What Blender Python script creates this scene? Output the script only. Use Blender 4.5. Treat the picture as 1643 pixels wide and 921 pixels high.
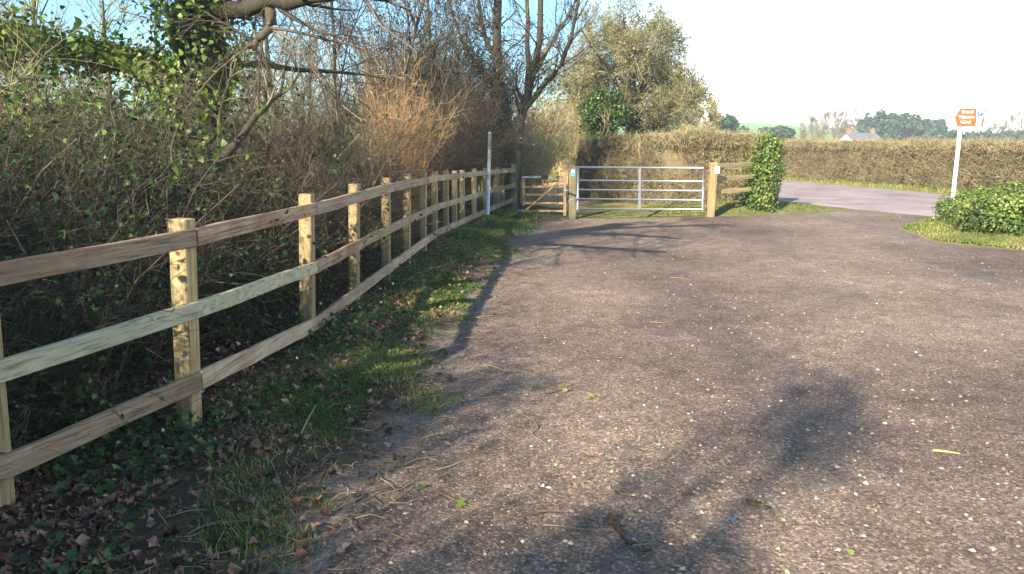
import bpy, math, random
import numpy as np
from mathutils import Vector, Matrix

sc = bpy.context.scene
for o in list(bpy.data.objects):
    bpy.data.objects.remove(o)
COL = sc.collection
RNG = np.random.default_rng(11)
random.seed(5)

# ------------------------------------------------------------------ camera
IW, IH, FPX = 1643.0, 921.0, 1240.0
CAM = np.array([0.0, 0.0, 1.62])
PITCH = math.atan((IH / 2 - 227) / FPX)
cam_d = bpy.data.cameras.new("camera")
cam = bpy.data.objects.new("camera", cam_d)
COL.objects.link(cam)
cam.location = CAM
cam.rotation_euler = (math.pi / 2 - PITCH, 0, 0)
cam_d.sensor_width = 36
cam_d.lens = FPX / IW * 36
cam_d.clip_start = 0.05
cam_d.clip_end = 3000
sc.camera = cam

# ------------------------------------------------------------------ light
SUN_AZ = math.radians(-146)          # direction towards the sun, clockwise from +Y
SUN_EL = math.radians(27)
world = bpy.data.worlds.new("World")
sc.world = world
world.use_nodes = True
nt = world.node_tree
nt.nodes.clear()
N, L = nt.nodes.new, nt.links.new
out = N('ShaderNodeOutputWorld')
bg = N('ShaderNodeBackground')
bg.inputs['Strength'].default_value = 0.078
sky = N('ShaderNodeTexSky')
sky.sky_type = 'NISHITA'
sky.sun_disc = False
sky.sun_elevation = SUN_EL
sky.sun_rotation = SUN_AZ % (2 * math.pi)
sky.air_density = 1.0
sky.dust_density = 0.4
sky.ozone_density = 2.0
# thin bright cloud: a bank over the fields to the right plus wisps elsewhere
tc = N('ShaderNodeTexCoord')
dotn = N('ShaderNodeVectorMath'); dotn.operation = 'DOT_PRODUCT'
L(tc.outputs['Generated'], dotn.inputs[0])
ca = math.radians(52)
dotn.inputs[1].default_value = (math.sin(ca), math.cos(ca), -0.22)
mp = N('ShaderNodeMapping'); mp.inputs['Scale'].default_value = (1.0, 1.0, 2.2)
L(tc.outputs['Generated'], mp.inputs['Vector'])
cn = N('ShaderNodeTexNoise'); cn.inputs['Scale'].default_value = 4.0
cn.inputs['Detail'].default_value = 7; cn.inputs['Roughness'].default_value = 0.6
L(mp.outputs['Vector'], cn.inputs['Vector'])
mad = N('ShaderNodeMath'); mad.operation = 'MULTIPLY_ADD'
L(cn.outputs['Fac'], mad.inputs[0]); mad.inputs[1].default_value = 0.42
L(dotn.outputs['Value'], mad.inputs[2])
mr = N('ShaderNodeMapRange'); mr.interpolation_type = 'SMOOTHSTEP'
L(mad.outputs[0], mr.inputs['Value'])
mr.inputs['From Min'].default_value = 0.86; mr.inputs['From Max'].default_value = 1.02
mixc = N('ShaderNodeMix'); mixc.data_type = 'RGBA'
L(mr.outputs['Result'], mixc.inputs['Factor'])
gain = N('ShaderNodeMix'); gain.data_type = 'RGBA'; gain.blend_type = 'MULTIPLY'
gain.inputs['Factor'].default_value = 1.0
L(sky.outputs['Color'], gain.inputs['A']); gain.inputs['B'].default_value = (0.66, 0.98, 1.12, 1)
L(gain.outputs['Result'], mixc.inputs['A'])
mixc.inputs['B'].default_value = (13, 13.4, 13.6, 1)
L(mixc.outputs['Result'], bg.inputs['Color'])
L(bg.outputs['Background'], out.inputs['Surface'])

SUNV = Vector((math.sin(SUN_AZ) * math.cos(SUN_EL), math.cos(SUN_AZ) * math.cos(SUN_EL), math.sin(SUN_EL)))
sun_d = bpy.data.lights.new("sun", 'SUN')
sun_d.energy = 5.0
sun_d.angle = math.radians(0.6)
sun_d.color = (1.0, 0.89, 0.72)
sun = bpy.data.objects.new("sun", sun_d)
COL.objects.link(sun)
sun.rotation_euler = SUNV.to_track_quat('Z', 'Y').to_euler()
sun.location = (-20, -30, 30)

sc.view_settings.view_transform = 'Standard'
sc.view_settings.look = 'None'
sc.view_settings.gamma = 1.0
sc.view_settings.exposure = 1.76
sc.render.engine = 'CYCLES'
sc.cycles.max_bounces = 5
sc.cycles.diffuse_bounces = 3
sc.cycles.transparent_max_bounces = 8
sc.cycles.use_denoising = True
sc.cycles.sampling_pattern = 'BLUE_NOISE'
sc.cycles.sample_clamp_indirect = 4.0

# ------------------------------------------------------------------ pixel helpers
def ray(px, py):
    x = (px - IW / 2) / FPX
    u = -(py - IH / 2) / FPX
    c, s = math.cos(PITCH), math.sin(PITCH)
    return np.array([x, c + u * s, u * c - s])
def G(px, py, z=0.0):
    r = ray(px, py)
    t = (z - CAM[2]) / r[2]
    return CAM + r * t
def P(px, py, d):
    r = ray(px, py)
    return CAM + r * (d / r[1])

# ------------------------------------------------------------------ geometry helpers
class Geo:
    def __init__(s):
        s.V, s.F3, s.F4, s.T, s.n, s.flat = [], [], [], [], 0, False
    def add(s, V, F, tint=0.5):
        V = np.asarray(V, float).reshape(-1, 3)
        F = np.asarray(F, int)
        s.V.append(V)
        (s.F3 if F.shape[1] == 3 else s.F4).append(F + s.n)
        t = np.broadcast_to(np.asarray(tint, float), (len(V),)) if np.ndim(tint) == 0 else np.asarray(tint, float)
        s.T.append(t)
        s.n += len(V)
    def box(s, c, size, R=None, tint=0.5, bev=0.0):
        h = np.asarray(size, float) / 2; s.flat = True
        if bev > 0:
            b = min(bev, *(h * 0.45))
            V, idx = [], {}
            for i in (-1, 1):
                for j in (-1, 1):
                    for k in (-1, 1):
                        sg = np.array([i, j, k])
                        for a in range(3):
                            v = sg * (h - b); v[a] = sg[a] * h[a]
                            idx[(i, j, k, a)] = len(V); V.append(v)
            F4, F3 = [], []
            for a in range(3):
                o1, o2 = (a + 1) % 3, (a + 2) % 3
                for sg in (-1, 1):
                    q = []
                    for (p1, p2) in ((-1, -1), (1, -1), (1, 1), (-1, 1)):
                        k = [0, 0, 0]; k[a] = sg; k[o1] = p1; k[o2] = p2
                        q.append(idx[(*k, a)])
                    F4.append(q if sg > 0 else q[::-1])
            for a in range(3):
                o1, o2 = (a + 1) % 3, (a + 2) % 3
                for p1 in (-1, 1):
                    for p2 in (-1, 1):
                        k0 = [0, 0, 0]; k1 = [0, 0, 0]
                        k0[a] = -1; k1[a] = 1
                        for k in (k0, k1): k[o1] = p1; k[o2] = p2
                        q = [idx[(*k0, o1)], idx[(*k1, o1)], idx[(*k1, o2)], idx[(*k0, o2)]]
                        F4.append(q[::-1] if p1 * p2 > 0 else q)
            for i in (-1, 1):
                for j in (-1, 1):
                    for k in (-1, 1):
                        q = [idx[(i, j, k, 0)], idx[(i, j, k, 1)], idx[(i, j, k, 2)]]
                        F3.append(q if i * j * k > 0 else q[::-1])
            V = np.array(V)
            if R is not None: V = V @ np.asarray(R).T
            V = V + np.asarray(c)
            n0 = s.n
            s.add(V, F4, tint)
            s.F3.append(np.array(F3) + n0)
            return
        V = np.array([[i, j, k] for i in (-1, 1) for j in (-1, 1) for k in (-1, 1)], float) * h
        if R is not None: V = V @ np.asarray(R).T
        F = [[0, 1, 3, 2], [4, 6, 7, 5], [0, 4, 5, 1], [2, 3, 7, 6], [0, 2, 6, 4], [1, 5, 7, 3]]
        s.add(V + np.asarray(c), F, tint)
    def bar(s, p, q, w, t, tint=0.5, bev=0.004, up=(0, 0, 1)):
        """box from p to q; w = size across towards up, t = the other size"""
        p, q = np.asarray(p, float), np.asarray(q, float)
        x = q - p; ln = np.linalg.norm(x); x = x / ln
        y = np.cross(np.asarray(up, float), x)
        y /= np.linalg.norm(y)
        z = np.cross(x, y)
        s.box((p + q) / 2, (ln, t, w), np.array([x, y, z]).T, tint, bev)
    def tubes(s, Pl, R, sides=3, tint=None):
        """Pl (N,K,3) polylines, R (N,K) radii"""
        N_, K, _ = Pl.shape
        tg = np.gradient(Pl, axis=1)
        tg /= np.linalg.norm(tg, axis=2, keepdims=True) + 1e-9
        ref = np.where(np.abs(tg[..., 2:3]) > 0.9, np.array([1.0, 0, 0]), np.array([0, 0, 1.0]))
        u = np.cross(tg, ref); u /= np.linalg.norm(u, axis=2, keepdims=True) + 1e-9
        v = np.cross(tg, u)
        a = np.arange(sides) * 2 * math.pi / sides
        ring = Pl[:, :, None, :] + R[:, :, None, None] * (np.cos(a)[None, None, :, None] * u[:, :, None, :] + np.sin(a)[None, None, :, None] * v[:, :, None, :])
        V = ring.reshape(-1, 3)
        i = np.arange(N_)[:, None, None] * K * sides
        k = np.arange(K - 1)[None, :, None] * sides
        j = np.arange(sides)[None, None, :]
        j2 = (j + 1) % sides
        F = np.stack([i + k + j, i + k + j2, i + k + sides + j2, i + k + sides + j], -1).reshape(-1, 4)
        if tint is None: tint = RNG.random(N_)
        s.add(V, F, np.repeat(np.broadcast_to(tint, (N_,)), K * sides))
    def leaves(s, pos, nrm, size, tint=None, wid=0.75, fold=0.2):
        n = len(pos)
        nrm = nrm / (np.linalg.norm(nrm, axis=1, keepdims=True) + 1e-9)
        r = RNG.normal(size=(n, 3))
        u = np.cross(nrm, r); u /= np.linalg.norm(u, axis=1, keepdims=True) + 1e-9
        v = np.cross(nrm, u)
        sz = np.broadcast_to(np.asarray(size, float), (n,))[:, None]
        b = pos - u * sz * .5; t = pos + u * sz * .5
        l = pos + v * sz * .5 * wid + nrm * sz * fold - u * sz * .1
        rr = pos - v * sz * .5 * wid + nrm * sz * fold - u * sz * .1
        V = np.stack([b, l, t, rr], 1).reshape(-1, 3)
        k = np.arange(n)[:, None] * 4
        F = np.concatenate([k + np.array([[0, 2, 1]]), k + np.array([[0, 3, 2]])])
        if tint is None: tint = RNG.random(n)
        s.add(V, F, np.repeat(tint, 4))
    def fans(s, pos, nrm, size, pattern, curl=0.15, tint=None):
        n, m = len(pos), len(pattern)
        nrm = nrm / (np.linalg.norm(nrm, axis=1, keepdims=True) + 1e-9)
        r = RNG.normal(size=(n, 3))
        u = np.cross(nrm, r); u /= np.linalg.norm(u, axis=1, keepdims=True) + 1e-9
        v = np.cross(nrm, u)
        sz = np.broadcast_to(np.asarray(size, float), (n,))
        a = np.arange(m) * 2 * math.pi / m
        rad = np.asarray(pattern)[None, :] * RNG.uniform(.8, 1.15, (n, m)) * sz[:, None] * .5
        cv = RNG.normal(size=(n, m)) * curl * sz[:, None] * .5 + curl * sz[:, None] * .6 * np.abs(np.cos(a))[None, :]
        rim = pos[:, None, :] + u[:, None, :] * (rad * np.cos(a))[..., None] + v[:, None, :] * (rad * np.sin(a))[..., None] + nrm[:, None, :] * cv[..., None]
        V = np.concatenate([pos[:, None, :], rim], 1).reshape(-1, 3)
        k = np.arange(n)[:, None] * (m + 1)
        F = np.concatenate([k + np.array([[0, 1 + j, 1 + (j + 1) % m]]) for j in range(m)])
        if tint is None: tint = RNG.random(n)
        s.add(V, F, np.repeat(tint, m + 1))
    def blades(s, pos, h, w=0.004, lean=0.5, tint=None):
        n = len(pos)
        a = RNG.uniform(0, 2 * math.pi, n)
        d = np.stack([np.cos(a), np.sin(a), np.zeros(n)], 1)
        p = np.stack([-np.sin(a), np.cos(a), np.zeros(n)], 1)
        h = np.broadcast_to(h, (n,))[:, None] * RNG.uniform(.5, 1.2, (n, 1))
        ln = lean * RNG.uniform(.2, 1.4, (n, 1)) * h
        w = np.broadcast_to(w, (n,))[:, None] * RNG.uniform(.7, 1.3, (n, 1))
        up = np.array([0, 0, 1.0])
        m = pos + up * h * .6 + d * ln * .35
        t = pos + up * h * RNG.uniform(.75, 1., (n, 1)) + d * ln
        V = np.stack([pos - p * w, pos + p * w, m + p * w * .7, m - p * w * .7, t], 1).reshape(-1, 3)
        k = np.arange(n)[:, None] * 5
        if tint is None: tint = RNG.random(n)
        n0 = s.n
        s.add(V, k + np.array([[0, 1, 2, 3]]), np.repeat(tint, 5))
        s.F3.append(k + np.array([[3, 2, 4]]) + n0)
    def blob(s, c, r, seg=10, rough=0.12, tint=0.5):
        """bumpy closed ellipsoid"""
        rows = max(4, seg // 2 + 1)
        th = np.linspace(0.0, math.pi, rows + 1)[1:-1]
        ph = np.arange(seg) * 2 * math.pi / seg
        d = np.array([[math.sin(t) * math.cos(p), math.sin(t) * math.sin(p), math.cos(t)] for t in th for p in ph])
        d = np.concatenate([d, [[0, 0, 1], [0, 0, -1]]])
        d = d * (1 + RNG.normal(size=(len(d), 1)) * rough)
        F, T3 = [], []
        R_ = len(th)
        for i in range(R_ - 1):
            for j in range(seg):
                F.append([i * seg + j, (i + 1) * seg + j, (i + 1) * seg + (j + 1) % seg, i * seg + (j + 1) % seg])
        for j in range(seg):
            T3.append([R_ * seg, j, (j + 1) % seg])
            T3.append([R_ * seg + 1, (R_ - 1) * seg + (j + 1) % seg, (R_ - 1) * seg + j])
        n0 = s.n
        s.add(d * np.asarray(r) + np.asarray(c), F, tint)
        s.F3.append(np.array(T3) + n0)
    def mesh(s, name):
        me = bpy.data.meshes.new(name)
        V = np.concatenate(s.V)
        f3 = np.concatenate(s.F3) if s.F3 else np.zeros((0, 3), int)
        f4 = np.concatenate(s.F4) if s.F4 else np.zeros((0, 4), int)
        me.vertices.add(len(V)); me.vertices.foreach_set('co', V.astype(np.float32).ravel())
        lp = np.concatenate([f3.ravel(), f4.ravel()])
        me.loops.add(len(lp)); me.loops.foreach_set('vertex_index', lp.astype(np.int32))
        nf = len(f3) + len(f4)
        st = np.concatenate([np.arange(len(f3)) * 3, len(f3) * 3 + np.arange(len(f4)) * 4])
        me.polygons.add(nf); me.polygons.foreach_set('loop_start', st.astype(np.int32))
        me.update(calc_edges=True)
        me.validate()
        me.polygons.foreach_set('use_smooth', np.full(len(me.polygons), not s.flat))
        at = me.attributes.new('tint', 'FLOAT', 'POINT')
        at.data.foreach_set('value', np.concatenate(s.T).astype(np.float32))
        return me
    def build(s, name, mat, parent=None, smooth=False):
        me = s.mesh(name)
        if smooth:
            me.polygons.foreach_set('use_smooth', np.ones(len(me.polygons), bool))
        me.materials.append(mat)
        return link(name, me, parent)

def link(name, me, parent=None):
    o = bpy.data.objects.new(name, me)
    COL.objects.link(o)
    if parent is not None: o.parent = parent
    return o
def tag(o, label=None, cat=None, group=None, kind=None):
    if label: o['label'] = label
    if cat: o['category'] = cat
    if group: o['group'] = group
    if kind: o['kind'] = kind
    return o
def thing(name, label, cat, loc=(0, 0, 0), group=None, rz=0.0, scale=None):
    o = bpy.data.objects.new(name, None)
    COL.objects.link(o)
    o.empty_display_size = 0.1
    o.location = loc
    o.rotation_euler = (0, 0, rz)
    if scale is not None: o.scale = scale
    return tag(o, label, cat, group)
def copy_tree(o, parent=None):
    c = o.copy(); COL.objects.link(c); c.parent = parent
    for ch in list(o.children): copy_tree(ch, c)
    return c
def rebase(o, parent):
    """parent a mesh built in world space under an Empty that stands at its base"""
    o.parent = parent
    o.matrix_parent_inverse = Matrix.Translation(-Vector(parent.location))
    return o

def grow(par, pr, n, length, ang, up=0.0, wob=0.15, K=5, t0=0.25, t1=1.0, sag=0.0, rmul=0.6, rmax=1.0, rmin=0.002, taper=0.35):
    Np, Kp, _ = par.shape
    idx = RNG.integers(Np, size=n)
    t = RNG.uniform(t0, t1, n) * (Kp - 1)
    i = np.clip(t.astype(int), 0, Kp - 2); f = (t - i)[:, None]
    st = par[idx, i] * (1 - f) + par[idx, i + 1] * f
    r0 = pr[idx, i] * (1 - f[:, 0]) + pr[idx, i + 1] * f[:, 0]
    r0 = np.clip(r0 * rmul * RNG.uniform(.7, 1.1, n), rmin, rmax)
    tan = par[idx, i + 1] - par[idx, i]
    tan /= np.linalg.norm(tan, axis=1, keepdims=True) + 1e-9
    pp = np.cross(tan, RNG.normal(size=(n, 3))); pp /= np.linalg.norm(pp, axis=1, keepdims=True) + 1e-9
    a = (ang * RNG.uniform(.6, 1.35, n))[:, None]
    d = tan * np.cos(a) + pp * np.sin(a)
    d[:, 2] += up
    d /= np.linalg.norm(d, axis=1, keepdims=True)
    ln = (length * RNG.uniform(.45, 1.25, n) * (1 - .35 * t / (Kp - 1)))[:, None]
    pts = [st]
    for k in range(K - 1):
        d = d + RNG.normal(size=(n, 3)) * wob
        d[:, 2] -= sag
        d /= np.linalg.norm(d, axis=1, keepdims=True)
        pts.append(pts[-1] + d * ln / (K - 1))
    R = r0[:, None] * np.linspace(1, taper, K)[None, :]
    return np.stack(pts, 1), R
def poly(*pts, K=10, wob=0.0):
    """smooth polyline through given points"""
    pts = np.asarray(pts, float)
    t = np.linspace(0, len(pts) - 1, K)
    o = np.stack([np.interp(t, np.arange(len(pts)), pts[:, a]) for a in range(3)], 1)
    if K > 4 and len(pts) > 2:
        for _ in range(2): o[1:-1] = (o[:-2] + o[2:] + 2 * o[1:-1]) / 4
    o[1:-1] += RNG.normal(size=(K - 2, 3)) * wob
    return o[None]
def rad(r0, r1, K): return np.linspace(r0, r1, K)[None]

# ------------------------------------------------------------------ materials
def base_mat(name, rough=0.9):
    m = bpy.data.materials.new(name); m.use_nodes = True
    b = m.node_tree.nodes['Principled BSDF']
    b.inputs['Roughness'].default_value = rough
    b.inputs['Specular IOR Level'].default_value = 0.25
    return m, m.node_tree, b
def ramp(t, stops, src=None):
    r = t.nodes.new('ShaderNodeValToRGB')
    el = r.color_ramp.elements
    while len(el) < len(stops): el.new(0.5)
    for e, (p, c) in zip(el, stops):
        e.position = p; e.color = (*c, 1)
    if src is not None: t.links.new(src, r.inputs['Fac'])
    return r
def noise(t, scale, detail=4, rough=0.6, vec=None, dist=0.0):
    n = t.nodes.new('ShaderNodeTexNoise')
    n.inputs['Scale'].default_value = scale; n.inputs['Detail'].default_value = detail
    n.inputs['Roughness'].default_value = rough; n.inputs['Distortion'].default_value = dist
    if vec is not None: t.links.new(vec, n.inputs['Vector'])
    return n
def mix(t, fac, a, b, mode='MIX'):
    m = t.nodes.new('ShaderNodeMix'); m.data_type = 'RGBA'; m.blend_type = mode
    for k, v in (('Factor', fac), ('A', a), ('B', b)):
        if isinstance(v, (int, float)): m.inputs[k].default_value = v
        elif isinstance(v, tuple): m.inputs[k].default_value = (*v, 1)
        else: t.links.new(v, m.inputs[k])
    return m.outputs['Result']
def bump(t, b, h, strength=0.3, dist=0.01):
    n = t.nodes.new('ShaderNodeBump'); n.inputs['Strength'].default_value = strength
    n.inputs['Distance'].default_value = dist
    t.links.new(h, n.inputs['Height']); t.links.new(n.outputs['Normal'], b.inputs['Normal'])
def coord(t, kind='Object', scale=None):
    c = t.nodes.new('ShaderNodeTexCoord').outputs[kind]
    if scale is None: return c
    m = t.nodes.new('ShaderNodeMapping'); m.inputs['Scale'].default_value = scale
    t.links.new(c, m.inputs['Vector'])
    return m.outputs['Vector']
def geo_pos(t): return t.nodes.new('ShaderNodeNewGeometry').outputs['Position']

def twig_mat(name, *cols, rough=0.85, moss=None):
    m, t, b = base_mat(name, rough)
    a = t.nodes.new('ShaderNodeAttribute'); a.attribute_name = 'tint'
    st = [(i / max(1, len(cols) - 1), c) for i, c in enumerate(cols)]
    col = ramp(t, st, a.outputs['Fac']).outputs['Color']
    n = noise(t, 14, 3)
    col = mix(t, 0.55, col, mix(t, n.outputs['Fac'], (0.25, 0.25, 0.25), (1.6, 1.6, 1.6)), 'MULTIPLY')
    if moss:
        n2 = noise(t, 2.6, 4)
        f = ramp(t, [(0.46, (0, 0, 0)), (0.6, (1, 1, 1))], n2.outputs['Fac']).outputs['Color']
        col = mix(t, f, col, moss)
    t.links.new(col, b.inputs['Base Color'])
    n3 = noise(t, 40, 4)
    bump(t, b, n3.outputs['Fac'], 0.5, 0.01)
    return m
def leaf_mat(name, *cols, rough=0.5, trans=0.3, spec=0.3):
    m, t, b = base_mat(name, rough)
    b.inputs['Specular IOR Level'].default_value = spec
    a = t.nodes.new('ShaderNodeAttribute'); a.attribute_name = 'tint'
    st = [(i / max(1, len(cols) - 1), c) for i, c in enumerate(cols)]
    col = ramp(t, st, a.outputs['Fac']).outputs['Color']
    n = noise(t, 9, 3)
    col = mix(t, 0.5, col, mix(t, n.outputs['Fac'], (0.35, 0.35, 0.35), (1.5, 1.5, 1.5)), 'MULTIPLY')
    t.links.new(col, b.inputs['Base Color'])
    if trans > 0:
        tr = t.nodes.new('ShaderNodeBsdfTranslucent'); t.links.new(col, tr.inputs['Color'])
        mx = t.nodes.new('ShaderNodeMixShader'); mx.inputs['Fac'].default_value = trans
        t.links.new(b.outputs[0], mx.inputs[1]); t.links.new(tr.outputs[0], mx.inputs[2])
        t.links.new(mx.outputs[0], t.nodes['Material Output'].inputs['Surface'])
    return m
def wood_mat(name, c0, c1, c2, stain=None, seed=0.0, axis=0):
    m, t, b = base_mat(name, 0.8)
    sc_ = [5.0, 5.0, 5.0]; sc_ = [22, 22, 22]; sc_[axis] = 1.2
    v = coord(t, 'Object', tuple(sc_))
    n = noise(t, 2.0, 6, 0.65, v, 0.6)
    col = ramp(t, [(0.3, c0), (0.52, c1), (0.72, c2)], n.outputs['Fac']).outputs['Color']
    n2 = noise(t, 1.7 + seed, 5, 0.6, coord(t, 'Object'))
    if stain:
        f = ramp(t, [(0.45, (0, 0, 0)), (0.62, (1, 1, 1))], n2.outputs['Fac']).outputs['Color']
        col = mix(t, mix(t, 0.75, (0, 0, 0), f), col, stain)
    kn = t.nodes.new('ShaderNodeTexVoronoi'); kn.inputs['Scale'].default_value = 3.3 + seed
    ks = [2.6, 2.6, 2.6]; ks[axis] = 1.1
    t.links.new(coord(t, 'Object', tuple(ks)), kn.inputs['Vector'])
    kf = ramp(t, [(0.05, (1, 1, 1)), (0.11, (0, 0, 0))], kn.outputs['Distance']).outputs['Color']
    col = mix(t, mix(t, 0.7, (0, 0, 0), kf), col, tuple(x * 0.35 for x in c0))
    s3 = [75, 75, 75]; s3[axis] = 1.6
    n4 = noise(t, 1.0, 3, .6, coord(t, 'Object', tuple(s3)))
    col = mix(t, .8, col, ramp(t, [(.33, (.38, .36, .34)), (.46, (.95, .95, .95)), (.7, (1.2, 1.2, 1.2))], n4.outputs['Fac']).outputs['Color'], 'MULTIPLY')
    rnd = t.nodes.new('ShaderNodeObjectInfo')
    col = mix(t, 0.6, col, mix(t, rnd.outputs['Random'], (0.62, 0.62, 0.62), (1.35, 1.33, 1.3)), 'MULTIPLY')
    t.links.new(col, b.inputs['Base Color'])
    bump(t, b, n.outputs['Fac'], 0.35, 0.006)
    return m
def flat_mat(name, c, rough=0.6, metal=0.0, var=0.12, scale=20):
    m, t, b = base_mat(name, rough)
    n = noise(t, scale, 4)
    col = mix(t, n.outputs['Fac'], tuple(max(0, x * (1 - var)) for x in c), tuple(x * (1 + var) for x in c))
    t.links.new(col, b.inputs['Base Color'])
    b.inputs['Metallic'].default_value = metal
    return m

M = {}
M['post_wood'] = wood_mat('post_wood', (0.25, 0.18, 0.085), (0.38, 0.28, 0.14), (0.47, 0.37, 0.20), (0.25, 0.20, 0.10), axis=2)
M['old_post_wood'] = wood_mat('old_post_wood', (0.10, 0.08, 0.05), (0.17, 0.14, 0.085), (0.24, 0.20, 0.12), (0.09, 0.10, 0.05), axis=2)
M['gold_post_wood'] = wood_mat('gold_post_wood', (0.20, 0.13, 0.065), (0.30, 0.20, 0.10), (0.38, 0.27, 0.145), axis=2)
M['rail_brown'] = wood_mat('rail_brown', (0.20, 0.13, 0.08), (0.33, 0.23, 0.145), (0.44, 0.32, 0.21), (0.17, 0.10, 0.06))
M['rail_pale'] = wood_mat('rail_pale', (0.30, 0.27, 0.17), (0.42, 0.38, 0.25), (0.52, 0.47, 0.33), (0.33, 0.33, 0.21), 0.4)
M['rail_grey'] = wood_mat('rail_grey', (0.27, 0.20, 0.13), (0.40, 0.31, 0.21), (0.50, 0.40, 0.28), (0.30, 0.20, 0.13), 0.9)
M['rail_gold'] = wood_mat('rail_gold', (0.27, 0.20, 0.10), (0.38, 0.29, 0.15), (0.46, 0.37, 0.21), None, 0.3)
M['galv'] = flat_mat('galvanised_steel', (0.30, 0.32, 0.35), 0.5, 0.6, 0.35, 30)
M['white_paint'] = flat_mat('white_paint', (0.80, 0.80, 0.78), 0.5, 0, 0.06, 8)
M['black_iron'] = flat_mat('black_iron', (0.02, 0.02, 0.02), 0.5, 0.3)
M['brown_sign'] = flat_mat('brown_sign_face', (0.34, 0.085, 0.03), 0.45, 0, 0.05, 6)
M['sign_blue'] = flat_mat('sign_blue', (0.03, 0.10, 0.22), 0.45)
M['teal'] = flat_mat('teal_plastic', (0.07, 0.38, 0.36), 0.4)
M['turquoise'] = flat_mat('turquoise_paint', (0.25, 0.58, 0.60), 0.7)
M['pole_paint'] = flat_mat('pale_pole_paint', (0.72, 0.80, 0.86), 0.4, 0.0, 0.05)
M['blue_scrap'] = flat_mat('blue_plastic', (0.05, 0.13, 0.20), 0.5)

TW = {
    'grey': twig_mat('grey_twigs', (0.03, 0.025, 0.018), (0.08, 0.062, 0.043), (0.20, 0.16, 0.11)),
    'brown': twig_mat('brown_twigs', (0.045, 0.034, 0.024), (0.095, 0.072, 0.05), (0.17, 0.135, 0.095)),
    'orange': twig_mat('orange_twigs', (0.25, 0.14, 0.06), (0.45, 0.27, 0.115), (0.57, 0.39, 0.19)),
    'stalk': twig_mat('dry_stalks', (0.15, 0.105, 0.055), (0.27, 0.20, 0.11), (0.38, 0.29, 0.16)),
    'russet': twig_mat('torn_root_wood', (0.10, 0.05, 0.025), (0.17, 0.09, 0.045), (0.26, 0.15, 0.08)),
    'straw': twig_mat('straw_stems', (0.28, 0.22, 0.10), (0.46, 0.37, 0.17), (0.60, 0.50, 0.28)),
    'hedge': twig_mat('hedge_twigs', (0.09, 0.07, 0.04), (0.205, 0.162, 0.088), (0.39, 0.322, 0.178)),
    'olive': twig_mat('olive_twigs', (0.11, 0.10, 0.055), (0.22, 0.20, 0.105), (0.38, 0.335, 0.18)),
    'bark': twig_mat('dark_bark', (0.035, 0.028, 0.02), (0.06, 0.045, 0.03), (0.09, 0.07, 0.05), moss=(0.05, 0.07, 0.015)),
    'mossbark': twig_mat('mossy_bark', (0.03, 0.026, 0.016), (0.045, 0.038, 0.024), (0.07, 0.058, 0.036), moss=(0.10, 0.14, 0.018)),
    'far': twig_mat('distant_twigs', (0.14, 0.11, 0.07), (0.20, 0.16, 0.10), (0.26, 0.21, 0.13)),
}
LF = {
    'ivy': leaf_mat('ivy_leaves', (0.012, 0.03, 0.012), (0.03, 0.065, 0.016), (0.07, 0.13, 0.025), (0.13, 0.20, 0.04), rough=0.38, trans=0.2),
    'ivy_bright': leaf_mat('bright_ivy_leaves', (0.02, 0.05, 0.012), (0.06, 0.12, 0.02), (0.14, 0.22, 0.035), (0.24, 0.31, 0.06), rough=0.4, trans=0.25),
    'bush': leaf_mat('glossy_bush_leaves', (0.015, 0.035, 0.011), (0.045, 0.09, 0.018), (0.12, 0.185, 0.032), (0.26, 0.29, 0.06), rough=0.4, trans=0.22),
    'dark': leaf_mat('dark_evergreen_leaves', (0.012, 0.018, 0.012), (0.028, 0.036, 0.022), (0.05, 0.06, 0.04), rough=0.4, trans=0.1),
    'hedge': leaf_mat('sparse_hedge_leaves', (0.07, 0.08, 0.025), (0.15, 0.16, 0.045), (0.28, 0.26, 0.08)),
    'olive': leaf_mat('olive_buds', (0.09, 0.10, 0.035), (0.19, 0.19, 0.065), (0.33, 0.31, 0.12)),
    'dead': leaf_mat('dead_leaves', (0.06, 0.03, 0.018), (0.16, 0.075, 0.044), (0.26, 0.135, 0.085), (0.36, 0.23, 0.16), rough=0.75, trans=0.1),
    'grass': leaf_mat('grass_blades', (0.04, 0.09, 0.015), (0.09, 0.17, 0.025), (0.17, 0.24, 0.045), (0.34, 0.31, 0.12), rough=0.55, trans=0.35),
    'sungrass': leaf_mat('verge_grass_blades', (0.09, 0.13, 0.025), (0.16, 0.21, 0.04), (0.26, 0.28, 0.07), (0.44, 0.38, 0.17), rough=0.55, trans=0.35),
    'pine': leaf_mat('pine_foliage', (0.012, 0.035, 0.018), (0.03, 0.07, 0.03), (0.05, 0.10, 0.04), rough=0.6, trans=0.15),
    'pale_leaf': leaf_mat('pale_leaf_undersides', (0.30, 0.34, 0.28), (0.45, 0.5, 0.42), (0.55, 0.58, 0.50), trans=0.1),
}

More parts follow.
